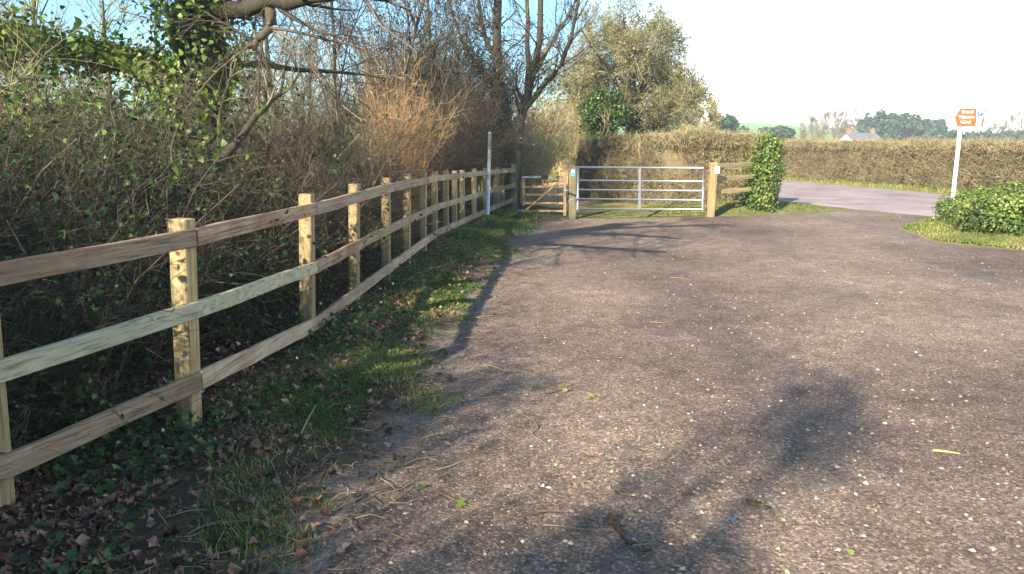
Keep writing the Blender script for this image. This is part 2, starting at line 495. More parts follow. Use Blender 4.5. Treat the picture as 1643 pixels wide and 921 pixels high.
# ground surfaces
def gravel_mat():
    m, t, b = base_mat('gravel_surface', 0.88)
    p = geo_pos(t)
    big = noise(t, 0.35, 5, 0.6, p)
    col = ramp(t, [(0.34, (0.105, 0.080, 0.070)), (0.5, (0.172, 0.133, 0.112)), (0.66, (0.245, 0.192, 0.155))], big.outputs['Fac']).outputs['Color']
    mid = noise(t, 5, 6, 0.7, p)
    col = mix(t, 0.7, col, ramp(t, [(0.3, (0.45, 0.43, 0.45)), (0.55, (1.0, 1.0, 1.0)), (0.75, (1.5, 1.42, 1.35))], mid.outputs['Fac']).outputs['Color'], 'MULTIPLY')
    vo = t.nodes.new('ShaderNodeTexVoronoi'); vo.inputs['Scale'].default_value = 85
    t.links.new(p, vo.inputs['Vector'])
    sep = t.nodes.new('ShaderNodeSeparateColor'); t.links.new(vo.outputs['Color'], sep.inputs[0])
    peb = ramp(t, [(0.0, (0.5, 0.48, 0.48)), (0.5, (0.95, 0.93, 0.9)), (0.85, (1.35, 1.28, 1.15)), (0.97, (2.3, 2.1, 1.8))], sep.outputs[0]).outputs['Color']
    col = mix(t, 1.0, col, peb, 'MULTIPLY')
    fine = noise(t, 260, 3, 0.7, p)
    col = mix(t, 0.9, col, ramp(t, [(.32, (.3, .28, .28)), (.5, (.95, .95, .95)), (.68, (2.0, 1.9, 1.75))], fine.outputs['Fac']).outputs['Color'], 'MULTIPLY')
    mpg = t.nodes.new('ShaderNodeMapping'); mpg.inputs['Rotation'].default_value = (0, 0, .45); mpg.inputs['Scale'].default_value = (1.0, .16, 1)
    t.links.new(p, mpg.inputs['Vector'])
    trk = noise(t, .9, 4, .55, mpg.outputs['Vector'], .4)
    damp = ramp(t, [(.36, (1, 1, 1)), (.48, (0, 0, 0))], trk.outputs['Fac']).outputs['Color']
    col = mix(t, mix(t, .6, (0, 0, 0), damp), col, mix(t, 1.0, col, (0.58, 0.57, 0.64), 'MULTIPLY'))
    rr2 = ramp(t, [(0, (.9, .9, .9)), (1, (.75, .75, .75))], damp).outputs['Color']
    t.links.new(rr2, b.inputs['Roughness'])
    t.links.new(col, b.inputs['Base Color'])
    inv = t.nodes.new('ShaderNodeMath'); inv.operation = 'MULTIPLY_ADD'
    t.links.new(vo.outputs['Distance'], inv.inputs[0]); inv.inputs[1].default_value = -0.6
    t.links.new(fine.outputs['Fac'], inv.inputs[2])
    ad = t.nodes.new('ShaderNodeMath'); ad.operation = 'MULTIPLY_ADD'
    t.links.new(mid.outputs['Fac'], ad.inputs[0]); ad.inputs[1].default_value = 2.2
    t.links.new(inv.outputs[0], ad.inputs[2])
    bump(t, b, ad.outputs[0], 0.55, 0.012)
    return m
def soil_mat(name, c0, c1, c2, sc_=6.0):
    m, t, b = base_mat(name, 0.95)
    p = geo_pos(t)
    n = noise(t, sc_, 8, 0.7, p)
    col = ramp(t, [(0.3, c0), (0.5, c1), (0.7, c2)], n.outputs['Fac']).outputs['Color']
    n2 = noise(t, sc_ * 14, 4, 0.7, p)
    col = mix(t, 0.6, col, mix(t, n2.outputs['Fac'], (0.3, 0.3, 0.3), (1.7, 1.7, 1.7)), 'MULTIPLY')
    t.links.new(col, b.inputs['Base Color'])
    bump(t, b, n2.outputs['Fac'], 0.6, 0.02)
    return m
def verge_mat():
    m = soil_mat('verge_soil', (0.035, 0.022, 0.014), (0.065, 0.045, 0.028), (0.10, 0.072, 0.045), 5)
    t = m.node_tree; b = t.nodes['Principled BSDF']
    old = b.inputs['Base Color'].links[0].from_socket
    p = geo_pos(t)
    a = t.nodes.new('ShaderNodeAttribute'); a.attribute_name = 'tint'
    n = noise(t, 7, 6, .7, p)
    f = t.nodes.new('ShaderNodeMath'); f.operation = 'MULTIPLY_ADD'
    t.links.new(n.outputs['Fac'], f.inputs[0]); f.inputs[1].default_value = 1.6; t.links.new(a.outputs['Fac'], f.inputs[2])
    ff_ = ramp(t, [(.95 / 2.6, (0, 0, 0)), (1.55 / 2.6, (1, 1, 1))])
    sc2 = t.nodes.new('ShaderNodeMath'); sc2.operation = 'DIVIDE'; sc2.inputs[1].default_value = 2.6
    t.links.new(f.outputs[0], sc2.inputs[0]); t.links.new(sc2.outputs[0], ff_.inputs['Fac'])
    g2 = noise(t, 60, 5, .75, p)
    grit = ramp(t, [(.3, (0.06, 0.045, 0.035)), (.5, (0.16, 0.125, 0.10)), (.72, (0.34, 0.27, 0.21))], g2.outputs['Fac']).outputs['Color']
    t.links.new(mix(t, ff_.outputs['Color'], old, grit), b.inputs['Base Color'])
    return m
M['gravel'] = gravel_mat()
M['field'] = soil_mat('rough_field', (0.10, 0.10, 0.03), (0.20, 0.17, 0.06), (0.30, 0.25, 0.10), 0.8)
M['verge'] = verge_mat()
M['lane'] = soil_mat('worn_tarmac', (0.15, 0.115, 0.115), (0.25, 0.20, 0.20), (0.35, 0.285, 0.265), .7)
M['bank'] = soil_mat('grassy_bank', (0.07, 0.07, 0.025), (0.13, 0.13, 0.04), (0.22, 0.20, 0.07), 4)
M['path'] = soil_mat('straw_path', (0.30, 0.21, 0.10), (0.42, 0.31, 0.16), (0.52, 0.40, 0.22), 3)
M['hill'] = soil_mat('green_hill', (0.11, 0.23, 0.035), (0.14, 0.28, 0.045), (0.17, 0.31, 0.06), 0.02)
M['stone'] = leaf_mat('loose_stones', (0.09, 0.065, 0.05), (0.19, 0.145, 0.105), (0.32, 0.255, 0.18), (0.52, 0.44, 0.33), rough=0.8, trans=0)

# ------------------------------------------------------------------ setting: ground, surfaces
def sheet(name, pts, z, mat):
    g = Geo()
    me = bpy.data.meshes.new(name)
    me.from_pydata([(p[0], p[1], z) for p in pts], [], [list(range(len(pts)))])
    me.materials.append(mat)
    o = link(name, me)
    o['kind'] = 'structure'
    return o
def ragged(pts, step=0.25, amp=0.06):
    pts = [np.asarray(p, float)[:2] for p in pts]
    o = []
    for i in range(len(pts)):
        a, b_ = pts[i], pts[(i + 1) % len(pts)]
        n = max(1, int(np.linalg.norm(b_ - a) / step)); n = min(n, 60)
        for k in range(n):
            o.append(a + (b_ - a) * k / n + RNG.normal(size=2) * amp)
    return o

S = 620
sheet('ground', [(-S, -S), (S, -S), (S, S), (-S, S)], 0.0, M['field'])
EDGE = [(-1.25, -30), (-1.15, 1.2), G(400, 960), G(480, 850), G(585, 760), G(655, 680), G(700, 600), G(725, 530), G(790, 440), G(850, 372), G(912, 351)]
EDGE = [np.asarray(e, float)[:2] for e in EDGE]
right_edge = [G(1262, 331), G(1330, 333), G(1420, 342), G(1500, 349), G(1470, 357), G(1445, 367), G(1500, 388), G(1643, 404)]
cp = EDGE + [np.array(G(930, 351)[:2]), np.array(G(1130, 345)[:2])] + [np.asarray(q)[:2] for q in right_edge] + [np.array((16, 9.5)), np.array((30, 6)), np.array((30, -30))]
sheet('car_park', ragged(cp, 0.3, 0.035), 0.004, M['gravel'])
far_edge = [np.array(G(1240, 288)[:2]), np.array(G(1380, 299.5)[:2]), np.array(G(1520, 313.5)[:2]), np.array(G(1643, 325)[:2])]
d0 = far_edge[0] - far_edge[2]; d0 /= np.linalg.norm(d0)
d1 = far_edge[3] - far_edge[2]; d1 /= np.linalg.norm(d1)
FE = [far_edge[0] + d0 * 40 + np.array([6., 0]), far_edge[0] + d0 * 15] + far_edge + [far_edge[3] + d1 * 14]
nn = np.array([d0[1], -d0[0]])      # towards the far side
NE = [p - nn * 5.3 for p in FE]
NE[2] = np.array(G(1200, 316)[:2]); NE[3] = np.array(G(1300, 329)[:2]); NE[4] = np.array(G(1440, 343)[:2]); NE[5] = np.array(G(1540, 351)[:2])
NE[6] = NE[5] + d1 * 12
sheet('lane', ragged(FE + NE[::-1], 0.5, 0.05), 0.008, M['lane'])
sheet('footpath', ragged([G(862, 347), G(928, 349), G(945, 320), G(925, 285), G(905, 270), G(880, 270), G(868, 300)], 0.3, 0.06), 0.004, M['path'])

# left verge: a low uneven strip between gravel and thicket
POSTS = [  # pixel x, top y, foot y of each fence post
    (2, 402, 855), (309, 351, 705), (497, 311, 556), (571, 295, 500), (622, 285, 462), (655, 279, 434), (681, 277, 414),
    (699, 275, 392), (717, 275, 382), (731, 274, 374), (743, 273, 366), (762, 270.5, 357), (780, 270, 350), (799, 269, 344)]
def fence_x(y):
    ys = [G(p[0], p[2])[1] for p in POSTS]; xs = [G(p[0], p[2])[0] for p in POSTS]
    return np.interp(y, [-30] + ys, [-2.6] + xs)
def edge_x(y):
    e = np.array(EDGE); i = np.argsort(e[:, 1])
    y = np.asarray(y, float)
    w = np.interp(y, [2, 5, 18], [.7, 1, .6])
    return np.interp(y, e[i, 1], e[i, 0]) + w * (.07 * np.sin(y * 2.9) + .06 * np.sin(y * 6.7 + 1) + .03 * np.sin(y * 17 + 2))
def verge_z(x, y):
    w = np.clip((edge_x(y) + 0.12 - x) / 0.7, 0, 1)
    return 0.006 + 0.07 * w * w * (3 - 2 * w) + 0.016 * w * (np.sin(x * 5.1 + y * 2.3) + np.sin(y * 4.7 - x * 3.1))
gv = Geo()
ys = np.concatenate([np.arange(-9, 1.5, 0.5), np.arange(1.5, 9, 0.05), np.arange(9, 19.2, 0.16)])
us = np.linspace(0, 1, 24)
vv, ff = [], []
for y in ys:
    ex = edge_x(y) + 0.14
    fx = -9.5
    for u in us:
        x = ex + (fx - ex) * u ** 2.0
        jit = RNG.normal() * 0.02 if u == 0 else 0
        vv.append([x + jit, y, verge_z(x, y) if u > 0 else 0.0045])
for i in range(len(ys) - 1):
    for j in range(len(us) - 1):
        a = i * len(us) + j
        ff.append([a + 1, a, a + len(us), a + len(us) + 1])
vv = np.array(vv)
gv.add(vv, ff, np.clip(1 - (edge_x(vv[:, 1]) + .14 - vv[:, 0]) / .42, 0, 1))
vo_ = gv.build('verge', M['verge'], smooth=True); vo_['kind'] = 'structure'

# bank under the field gate and hedge end
BA, BB = np.array([2.0, 17.3]), np.array([6.9, 19.0])
def bank_z(x, y):
    d = BB - BA; ln = np.linalg.norm(d); d = d / ln
    rx, ry = x - BA[0], y - BA[1]
    t = (rx * d[0] + ry * d[1]) / ln
    tc_ = np.clip(t, 0, 1)
    dist = np.hypot(rx - d[0] * tc_ * ln, ry - d[1] * tc_ * ln)
    amp = np.interp(tc_, [0, .25, .5, .8, 1], [0.03, 0.11, 0.19, 0.17, 0.10])
    return amp * np.clip(1.25 * np.exp(-(dist / 0.75) ** 2) - 0.08, -0.1, 1.0)
def mound(name, fz, x0, x1, y0, y1, st, mat):
    g = Geo()
    xs = np.arange(x0, x1, st); ys_ = np.arange(y0, y1, st)
    X, Y = np.meshgrid(xs, ys_)
    Z = fz(X, Y) + RNG.normal(size=X.shape) * 0.006
    idx = np.arange(X.size).reshape(X.shape)
    F = np.stack([idx[:-1, :-1], idx[:-1, 1:], idx[1:, 1:], idx[1:, :-1]], -1).reshape(-1, 4)
    keep = (fz(X, Y)[:-1, :-1] > -0.004).ravel()
    g.add(np.stack([X, Y, Z], -1).reshape(-1, 3), F[keep])
    o = g.build(name, mat, smooth=True); o['kind'] = 'structure'
    return o
mound('grass_bank', bank_z, 0.9, 9.0, 15.8, 21.5, 0.12, M['bank'])
RV = [np.asarray(p)[:2] for p in (G(1445, 366), G(1500, 387), G(1643, 403), (16, 9.6), (30, 7), (30, 14), (13.0, 14.5), G(1580, 349), G(1520, 350), G(1470, 357))]
def in_poly(x, y, poly_):
    x = np.asarray(x); y = np.asarray(y); c = np.zeros(x.shape, bool)
    j = len(poly_) - 1
    for i in range(len(poly_)):
        xi, yi = poly_[i]; xj, yj = poly_[j]
        hit = ((yi > y) != (yj > y)) & (x < (xj - xi) * (y - yi) / (yj - yi + 1e-12) + xi)
        c ^= hit; j = i
    return c
def poly_dist(x, y, poly_):
    d = np.full(np.shape(x), 1e9)
    for i in range(len(poly_)):
        a, b_ = np.asarray(poly_[i]), np.asarray(poly_[(i + 1) % len(poly_)])
        ab = b_ - a; t = np.clip(((x - a[0]) * ab[0] + (y - a[1]) * ab[1]) / (ab @ ab), 0, 1)
        d = np.minimum(d, np.hypot(x - a[0] - ab[0] * t, y - a[1] - ab[1] * t))
    return d
def rv_z(x, y):
    ins = in_poly(x, y, RV); d = poly_dist(x, y, RV)
    return np.where(ins, 0.012 + 0.09 * np.clip(d / 0.8, 0, 1), -0.05)
mound('roadside_verge', rv_z, 6.5, 20, 8.0, 17.5, 0.15, M['bank'])

# distant hill
g = Geo()
hx = np.linspace(-500, 610, 60); hy = np.linspace(160, 600, 24)
X, Y = np.meshgrid(hx, hy)
Z = 12 * np.exp(-((X - 95) / 120) ** 2) * np.clip((Y - 170) / 230, 0, 1) + 5 * np.clip((Y - 400) / 400, 0, 1) - 0.3
idx = np.arange(X.size).reshape(X.shape)
g.add(np.stack([X, Y, Z], -1).reshape(-1, 3), np.stack([idx[:-1, :-1], idx[:-1, 1:], idx[1:, 1:], idx[1:, :-1]], -1).reshape(-1, 4))
tag(g.build('hill', M['hill'], smooth=True), kind='structure')

# ------------------------------------------------------------------ loose stones on the car park
def scatter_fan(n, r0, r1, a0=-62, a1=75, pw=1.0):
    r = np.exp(RNG.uniform(math.log(r0), math.log(r1), n)); a = np.radians(RNG.uniform(a0, a1, n))
    return r * np.sin(a), r * np.cos(a)
x, y = scatter_fan(100000, 1.0, 22)
ok = (x > edge_x(y) - 0.05 - RNG.exponential(.16, len(x))) & (in_poly(x, y, cp) | (x < 0))
dens = np.sin(x * 1.3 + np.sin(y * .9) * 2) + np.sin(y * 1.7 + x * .6) + RNG.normal(size=len(x)) * 1.2
ok &= dens > -0.25
x, y = x[ok], y[ok]
n = len(x)
oct_ = np.array([[1, 0, 0], [0, 1, 0], [-1, 0, 0], [0, -1, 0], [0, 0, 1], [0, 0, -1]], float)
octf = np.array([[0, 1, 4], [1, 2, 4], [2, 3, 4], [3, 0, 4], [1, 0, 5], [2, 1, 5], [3, 2, 5], [0, 3, 5]])
sz = 0.0025 * np.exp(RNG.exponential(0.42, n)); sz = np.clip(sz, 0, 0.0125)
a = RNG.uniform(0, 2 * math.pi, n)
v = oct_[None] * RNG.uniform(.65, 1.35, (n, 6, 1))
c_, s_ = np.cos(a)[:, None], np.sin(a)[:, None]
v = np.stack([v[..., 0] * c_ * 1.25 - v[..., 1] * s_, v[..., 0] * s_ * 1.25 + v[..., 1] * c_, v[..., 2] * .7], -1) * sz[:, None, None]
v += np.stack([x, y, np.where(x < edge_x(y) + .14, np.maximum(verge_z(x, y), .004), .004) + sz * .3], -1)[:, None, :]
g = Geo()
tint = np.clip(RNG.beta(1.5, 3.0, n) + (sz > 0.006) * RNG.uniform(-.1, .4, n), 0, 1)
g.flat = True; g.add(v.reshape(-1, 3), (octf[None] + np.arange(n)[:, None, None] * 6).reshape(-1, 3), np.repeat(tint, 6))
tag(g.build('gravel', M['stone']), 'pale loose gravel stones scattered over the car park', 'gravel', kind='stuff')

# ------------------------------------------------------------------ three-rail fence
fence = thing('wooden_fence', 'three-rail timber fence with square posts curving along the thicket', 'fence', tuple(G(309, 705)))
FP = []
for i, (px, ty, by) in enumerate(POSTS):
    foot = G(px, by); d = foot[1]
    FP.append(foot)
FP = np.array(FP)
pre = FP[0] - (FP[1] - FP[0]) / np.linalg.norm(FP[1] - FP[0]) * 1.6 + np.array([-0.12, 0, 0])
FP = np.vstack([pre, FP])
LEAN = []
for i in range(len(FP)):
    p = FP[i]
    if i == 0: top = p + np.array([0, 0, 1.2])
    else:
        px, ty, by = POSTS[i - 1]
        top = P(px, ty, p[1])
        top[0] = p[0] + np.clip((top[0] - p[0]), -0.05, 0.05)
        top[2] = np.clip(top[2], 1.05, 1.24)
    LEAN.append((top[0] - p[0]) / top[2])
    f = FP[min(i + 1, len(FP) - 1)] - FP[max(i - 1, 0)]
    ang = math.atan2(f[1], f[0])
    nrm = np.array([math.sin(ang), -math.cos(ang), 0])
    g = Geo()
    c = (p + top) / 2 - nrm * 0.02
    ln = np.linalg.norm(top - p) + 0.25
    R = np.array([[math.cos(ang), -math.sin(ang), 0], [math.sin(ang), math.cos(ang), 0], [0, 0, 1]])
    w_ = 0.098 if i < 4 else 0.085
    g.box((0, 0, 0), (0.10, w_, ln), None, bev=0.005)
    o = g.build('post', M['post_wood'], fence)
    o.matrix_parent_inverse = Matrix.Translation(-fence.location)
    z = (top - p) / np.linalg.norm(top - p)
    o.rotation_euler = (Vector((0, 0, 1)).rotation_difference(Vector(z)).to_matrix() @ Matrix.Rotation(ang, 3, 'Z')).to_euler()
    o.location = c - np.array([0, 0, 0.125])
RPX = [-300, 0, 309, 497, 622, 699, 822]
RPY = [[494, 436, 378, 335, 301, 286, 272.5], [684, 592, 496, 430, 367, 332, 297], [884, 750, 613, 525, 430, 374, 320]]
def rail_h(q, r):
    x_, y_ = q[0], q[1]
    c_, s_ = math.cos(PITCH), math.sin(PITCH)
    z_ = 0.7
    for _ in range(6):      # height at which the rail's photographed line crosses this post
        dz = z_ - CAM[2]
        px_ = IW / 2 + FPX * x_ / (y_ * c_ - dz * s_)
        z_ = P(px_, np.interp(px_, RPX, RPY[r]), y_)[2]
    return z_
end_post = G(825, 343)
RP = np.vstack([FP, [end_post + np.array([-0.02, 0, 0])]])
joints = [[0, 2, 3, 5, 7, 9, 11, 13, 15], [0, 3, 4, 6, 8, 10, 12, 15], [0, 2, 3, 5, 7, 9, 11, 13, 15]]
rail_mats = [['rail_brown', 'rail_brown', 'rail_grey', 'rail_grey', 'rail_grey', 'rail_grey', 'rail_grey', 'rail_grey'],
             ['rail_pale', 'rail_brown', 'rail_grey', 'rail_grey', 'rail_grey', 'rail_grey', 'rail_grey'],
             ['rail_brown', 'rail_grey', 'rail_grey', 'rail_grey', 'rail_grey', 'rail_grey', 'rail_grey', 'rail_grey']]
def front_of(p, i):
    f = RP[min(i + 1, len(RP) - 1)] - RP[max(i - 1, 0)]; f = f / np.linalg.norm(f)
    return p + np.array([f[1], -f[0], 0]) * 0.047
rails0 = {}
for r in range(3):
    for k in range(len(joints[r]) - 1):
        i0, i1 = joints[r][k], joints[r][k + 1]
        # a board bends a little through the posts: mid point kept
        pts = []
        for i in range(max(i0, 0), i1 + 1):
            q = front_of(RP[i], i).copy(); q[2] = rail_h(q, r); q[0] += LEAN[min(i, len(LEAN) - 1)] * q[2] + .004
            pts.append(q)
        pts = np.array(pts)
        if k > 0: pts[0] += (pts[1] - pts[0]) / np.linalg.norm(pts[1] - pts[0]) * 0.003
        pts[-1] -= (pts[-1] - pts[-2]) / np.linalg.norm(pts[-1] - pts[-2]) * 0.003
        # swept rectangular board, along local x through a frame at its first end
        fwd = pts[-1] - pts[0]; ang = math.atan2(fwd[1], fwd[0])
        Ri = np.array([[math.cos(ang), math.sin(ang), 0], [-math.sin(ang), math.cos(ang), 0], [0, 0, 1]])
        lp = (pts - pts[0]) @ Ri.T
        xs_ = np.unique(np.concatenate([lp[:, 0], np.linspace(lp[0, 0], lp[-1, 0], 7)])); m = len(xs_)
        yy = np.interp(xs_, lp[:, 0], lp[:, 1]); zz = np.interp(xs_, lp[:, 0], lp[:, 2])
        hh, th, bv = 0.048 + RNG.normal() * 0.002, 0.019, 0.004
        sec = np.array([[-th, -hh + bv], [-th + bv, -hh], [th - bv, -hh], [th, -hh + bv], [th, hh - bv], [th - bv, hh], [-th + bv, hh], [-th, hh - bv]])
        V, F = [], []
        for q in range(m):
            wv = RNG.normal() * 0.0015
            for (sy, sz_) in sec: V.append([xs_[q], yy[q] + sy + wv, zz[q] + sz_ + wv])
        for q in range(m - 1):
            for j in range(8): F.append([q * 8 + j, q * 8 + (j + 1) % 8, (q + 1) * 8 + (j + 1) % 8, (q + 1) * 8 + j])
        g = Geo(); g.add(V, F); g.flat = True
        n0 = (m - 1) * 8
        caps = [[0, 3, 2, 1], [0, 7, 4, 3], [7, 6, 5, 4]]
        g.F4.append(np.array([c_[::-1] for c_ in caps])); g.F4.append(np.array(caps) + n0)
        o = g.build('rail', M[rail_mats[r][k]], fence)
        o.location = pts[0]; o.rotation_euler = (0, 0, ang)
        o.matrix_parent_inverse = Matrix.Translation(-fence.location)
        rails0[(r, k)] = (o, xs_, yy, zz, th)
# smudges of turquoise marking paint on the pale middle rail
o, xs_, yy, zz, th = rails0[(1, 0)]
for fx, dz in ((0.52, 0.030), (0.63, 0.0), (0.78, 0.0), (0.90, 0.03)):
    q = xs_[0] + (xs_[-1] - xs_[0]) * fx
    g = Geo(); m_ = 9
    an = np.arange(m_) * 2 * math.pi / m_
    rr_ = RNG.uniform(.5, 1.2, m_)
    V = [[q, 0, 0]] + [[q + 0.016 * rr_[j] * math.cos(an[j]), 0, 0.009 * rr_[j] * math.sin(an[j])] for j in range(m_)]
    V = np.array(V); V[:, 1] = np.interp(q, xs_, yy) - th - 0.0035; V[:, 2] += np.interp(q, xs_, zz) + dz
    g.add(V, [[0, 1 + j, 1 + (j + 1) % m_] for j in range(m_)])
    pm = g.build('paint_mark', M['turquoise'], o)

# ------------------------------------------------------------------ gates and posts at the far end
def post_thing(name, label, cat, foot, h, w, mat, top='flat', lean=(0, 0), rz=0.0, depth=None):
    t = thing(name, label, cat, tuple(foot), rz=rz)
    g = Geo()
    b_ = 0.3
    dpt = depth or w
    g.box((lean[0] * h / 2, lean[1] * h / 2, (h - b_) / 2), (w, dpt, h + b_), np.array([[1, 0, lean[0]], [0, 1, lean[1]], [0, 0, 1]]), bev=0.008)
    g.build('shaft', mat, t)
    if top == 'peak':
        g = Geo(); q = w / 2; g.flat = True
        g.add([[-q, -q, h - .001], [q, -q, h - .001], [q, q, h - .001], [-q, q, h - .001], [-q * .0, -q, h + .05], [0, q, h + .05]],
              [[0, 1, 2, 3]])
        g.F3.append(np.array([[0, 4, 1], [2, 5, 3]])); g.F4.append(np.array([[1, 4, 5, 2], [3, 5, 4, 0]]))
        g.build('cap', mat, t)
    return t
post_thing('fence_end_post', 'thick weathered round-shouldered post where the rail fence ends', 'post', G(825, 342), 1.12, 0.13, M['old_post_wood'])
gp_foot = G(917.5, 352)
gp = post_thing('gate_post', 'dark weathered gate post with peaked top and small teal waymark', 'post', gp_foot, 1.10, 0.155, M['old_post_wood'], 'peak', rz=0.05)
g = Geo(); g.box((0, -0.083, 0.98), (0.085, 0.008, 0.15), bev=0.002); wm = g.build('waymark_plate', M['teal'], gp)
g = Geo(); g.box((0, -0.0885, 1.01), (0.06, 0.003, 0.06), bev=0.001); g.build('waymark_panel', M['white_paint'], wm)
RPF = np.array([*P(1140, 333, 16.85)[:2], 0.12])
gr = post_thing('gate_post', 'stout new golden timber gate post with a white notice on it', 'post', RPF, 1.06, 0.145, M['gold_post_wood'], rz=0.12, lean=(0.02, 0))
g = Geo(); g.box((0.075, -0.09, 0.90), (0.10, 0.008, 0.16), bev=0.002); g.build('notice', M['white_paint'], gr)

# short rails between the golden post and the hedge end
sf = thing('short_rail_fence', 'short pale three-rail fence running from golden post into the clipped ivy bush', 'fence', tuple(P(1175, 330, 17.2)))
for (y0, y1, xe) in ((266, 266.5, 1200), (287, 287.5, 1207), (308, 308.5, 1210)):
    g = Geo()
    a_, b2 = P(1146, y0, 16.95), P(xe + 8, y1, 17.95)
    b2[2] = a_[2] + 0.01
    c = (a_ + b2) / 2; fwd = b2 - a_; ln = np.linalg.norm(fwd)
    g.box((0, 0, 0), (ln, 0.04, 0.095), bev=0.004)
    o = g.build('rail', M['rail_gold'], sf); o.location = c
    o.rotation_euler = (0, -math.asin(fwd[2] / ln), math.atan2(fwd[1], fwd[0])); o.matrix_parent_inverse = Matrix.Translation(-sf.location)
g = Geo(); pf = P(1222, 330, 18.2); g.box((0, 0, 0.4), (0.1, 0.1, 1.1), bev=0.005)
o = g.build('post', M['gold_post_wood'], sf); o.location = (pf[0], pf[1] + 0.08, 0.1); o.matrix_parent_inverse = Matrix.Translation(-sf.location)

# field gate, galvanised tubes
D0, D1 = 16.08, 16.72
fg = thing('field_gate', 'galvanised five-bar tubular field gate, closed across the grass bank', 'gate', (2.9, 16.4, 0.05))
def gpt(px, py):
    return P(px, py, D0 + (D1 - D0) * (px - 928) / (1129 - 928))
def tube_part(name, pts, r, mat, parent, sides=10):
    g = Geo(); K = max(2, len(pts))
    g.tubes(np.asarray(pts, float)[None], np.full((1, K), r), sides, 0.5)
    for e, s_ in ((0, 1), (K - 1, -1)):
        ring = np.arange(sides) + e * sides
        g.F4.append(np.array([[ring[0], ring[j], ring[j + 1], ring[j + 2]] if s_ > 0 else [ring[0], ring[j + 2], ring[j + 1], ring[j]] for j in range(1, sides - 2, 2)])) if sides % 2 == 0 else None
    o = g.build(name, mat, parent, smooth=True)
    o.matrix_parent_inverse = Matrix.Translation(-parent.location)
    return o
for (yl, yr) in ((268.5, 269.5), (289.5, 291), (304.5, 306), (319, 321), (335, 336)):
    tube_part('bar', [gpt(928.5, yl), gpt(1128, yr)], 0.019 if yl > 270 else 0.023, M['galv'], fg)
tube_part('stile', [gpt(928, 266), gpt(926.5, 337)], 0.024, M['galv'], fg)
tube_part('stile', [gpt(1129, 267), gpt(1127, 338)], 0.022, M['galv'], fg)
g = Geo(); a_, b2 = gpt(1026.5, 269), gpt(1026, 336)
for dv in (-0.026, 0.026): 
    g.bar(a_ + np.array([0, dv, 0]), b2 + np.array([0, dv, 0]), 0.05, 0.006, up=(1, 0.2, 0), bev=0.002)
o = g.build('centre_strap', M['galv'], fg); o.matrix_parent_inverse = Matrix.Translation(-fg.location)
for yy_ in (274, 333):
    a_ = gpt(1129, yy_); b2 = RPF + np.array([-0.07, 0.0, 0]); b2[2] = a_[2]
    tube_part('hinge', [a_, (a_ + b2) / 2, b2], 0.014, M['galv'], fg, 8)
ch = [gpt(927, 318) + np.array([0, -0.03, 0]), P(922, 318.5, 15.98), P(917, 320, 15.95), P(911.5, 324, 15.97)]
tube_part('latch_chain', ch, 0.013, M['galv'], fg, 8)

# small wooden foot gate
wg = thing('foot_gate', 'small brown wooden foot gate with diagonal brace and metal top bar', 'gate', (0.75, 16.3, 0.0))
def wpt(px, py): return P(px, py, 16.75 - 0.55 * (px - 837) / (908 - 837))
def wbar(name, p, q, w, t, mat, up=(0, 0, 1), parent=None, off=0.0):
    p = np.asarray(p) + np.array([0, off, 0]); q = np.asarray(q) + np.array([0, off, 0])
    g = Geo(); c = (p + q) / 2
    g.bar(p - c, q - c, w, t, bev=0.004, up=up)
    o = g.build(name, mat, parent or wg); o.location = c
    o.matrix_parent_inverse = Matrix.Translation(-(parent or wg).location)
    return o
wbar('stile', wpt(906, 276), wpt(906.2, 346), 0.06, 0.06, M['rail_brown'], (1, 0, 0))
wbar('stile', wpt(840, 287), wpt(840.5, 330), 0.06, 0.06, M['old_post_wood'], (1, 0, 0))
for i, (y0, y1) in enumerate(((284.5, 284.5), (299.8, 299.6), (312.5, 312), (326, 326), (338.5, 338.5))):
    wbar('rail', wpt(842.4, y0), wpt(903.6, y1), 0.06 if i == 0 else 0.042, 0.03, M['old_post_wood' if i == 0 else 'rail_brown'])
wbar('brace', wpt(843.5, 337), wpt(902.5, 287.5), 0.045, 0.02, M['gold_post_wood'], off=-0.028)
tube_part('top_bar', [wpt(838, 284.5) + np.array([0, -0.045, 0]), wpt(869, 284.5) + np.array([0, -0.045, 0])], 0.027, M['galv'], wg)
wbar('latch_box', wpt(869, 284.5), wpt(879, 284.5), 0.09, 0.06, M['black_iron'], off=-0.02)
tube_part('latch_rod', [wpt(895, 275) + np.array([0, -0.03, 0]), wpt(895, 327) + np.array([0, -0.03, 0])], 0.009, M['black_iron'], wg, 8)
tube_part('catch', [wpt(907, 305.5) + np.array([0, -0.04, 0]), wpt(914, 305) + np.array([0, -0.10, 0])], 0.016, M['galv'], wg, 8)
wbar('foot_bracket', wpt(830, 338), wpt(842, 338.5), 0.05, 0.04, M['galv'], off=-0.05)
# pole beside the fence
pt = P(786, 213, 16.2); pb = G(782, 351)
wp = thing('marker_pole', 'slim pale blue-white metal pole standing upright beside rail fence', 'pole', tuple(pb))
o = tube_part('shaft', [pb - np.array([0, 0, .2]), pt], 0.035, M['pole_paint'], wp, 12)
g = Geo(); g.blob(pt, (0.036, 0.036, 0.02), 10, 0.0); o = g.build('cap', M['white_paint'], wp, True); o.matrix_parent_inverse = Matrix.Translation(-wp.location)

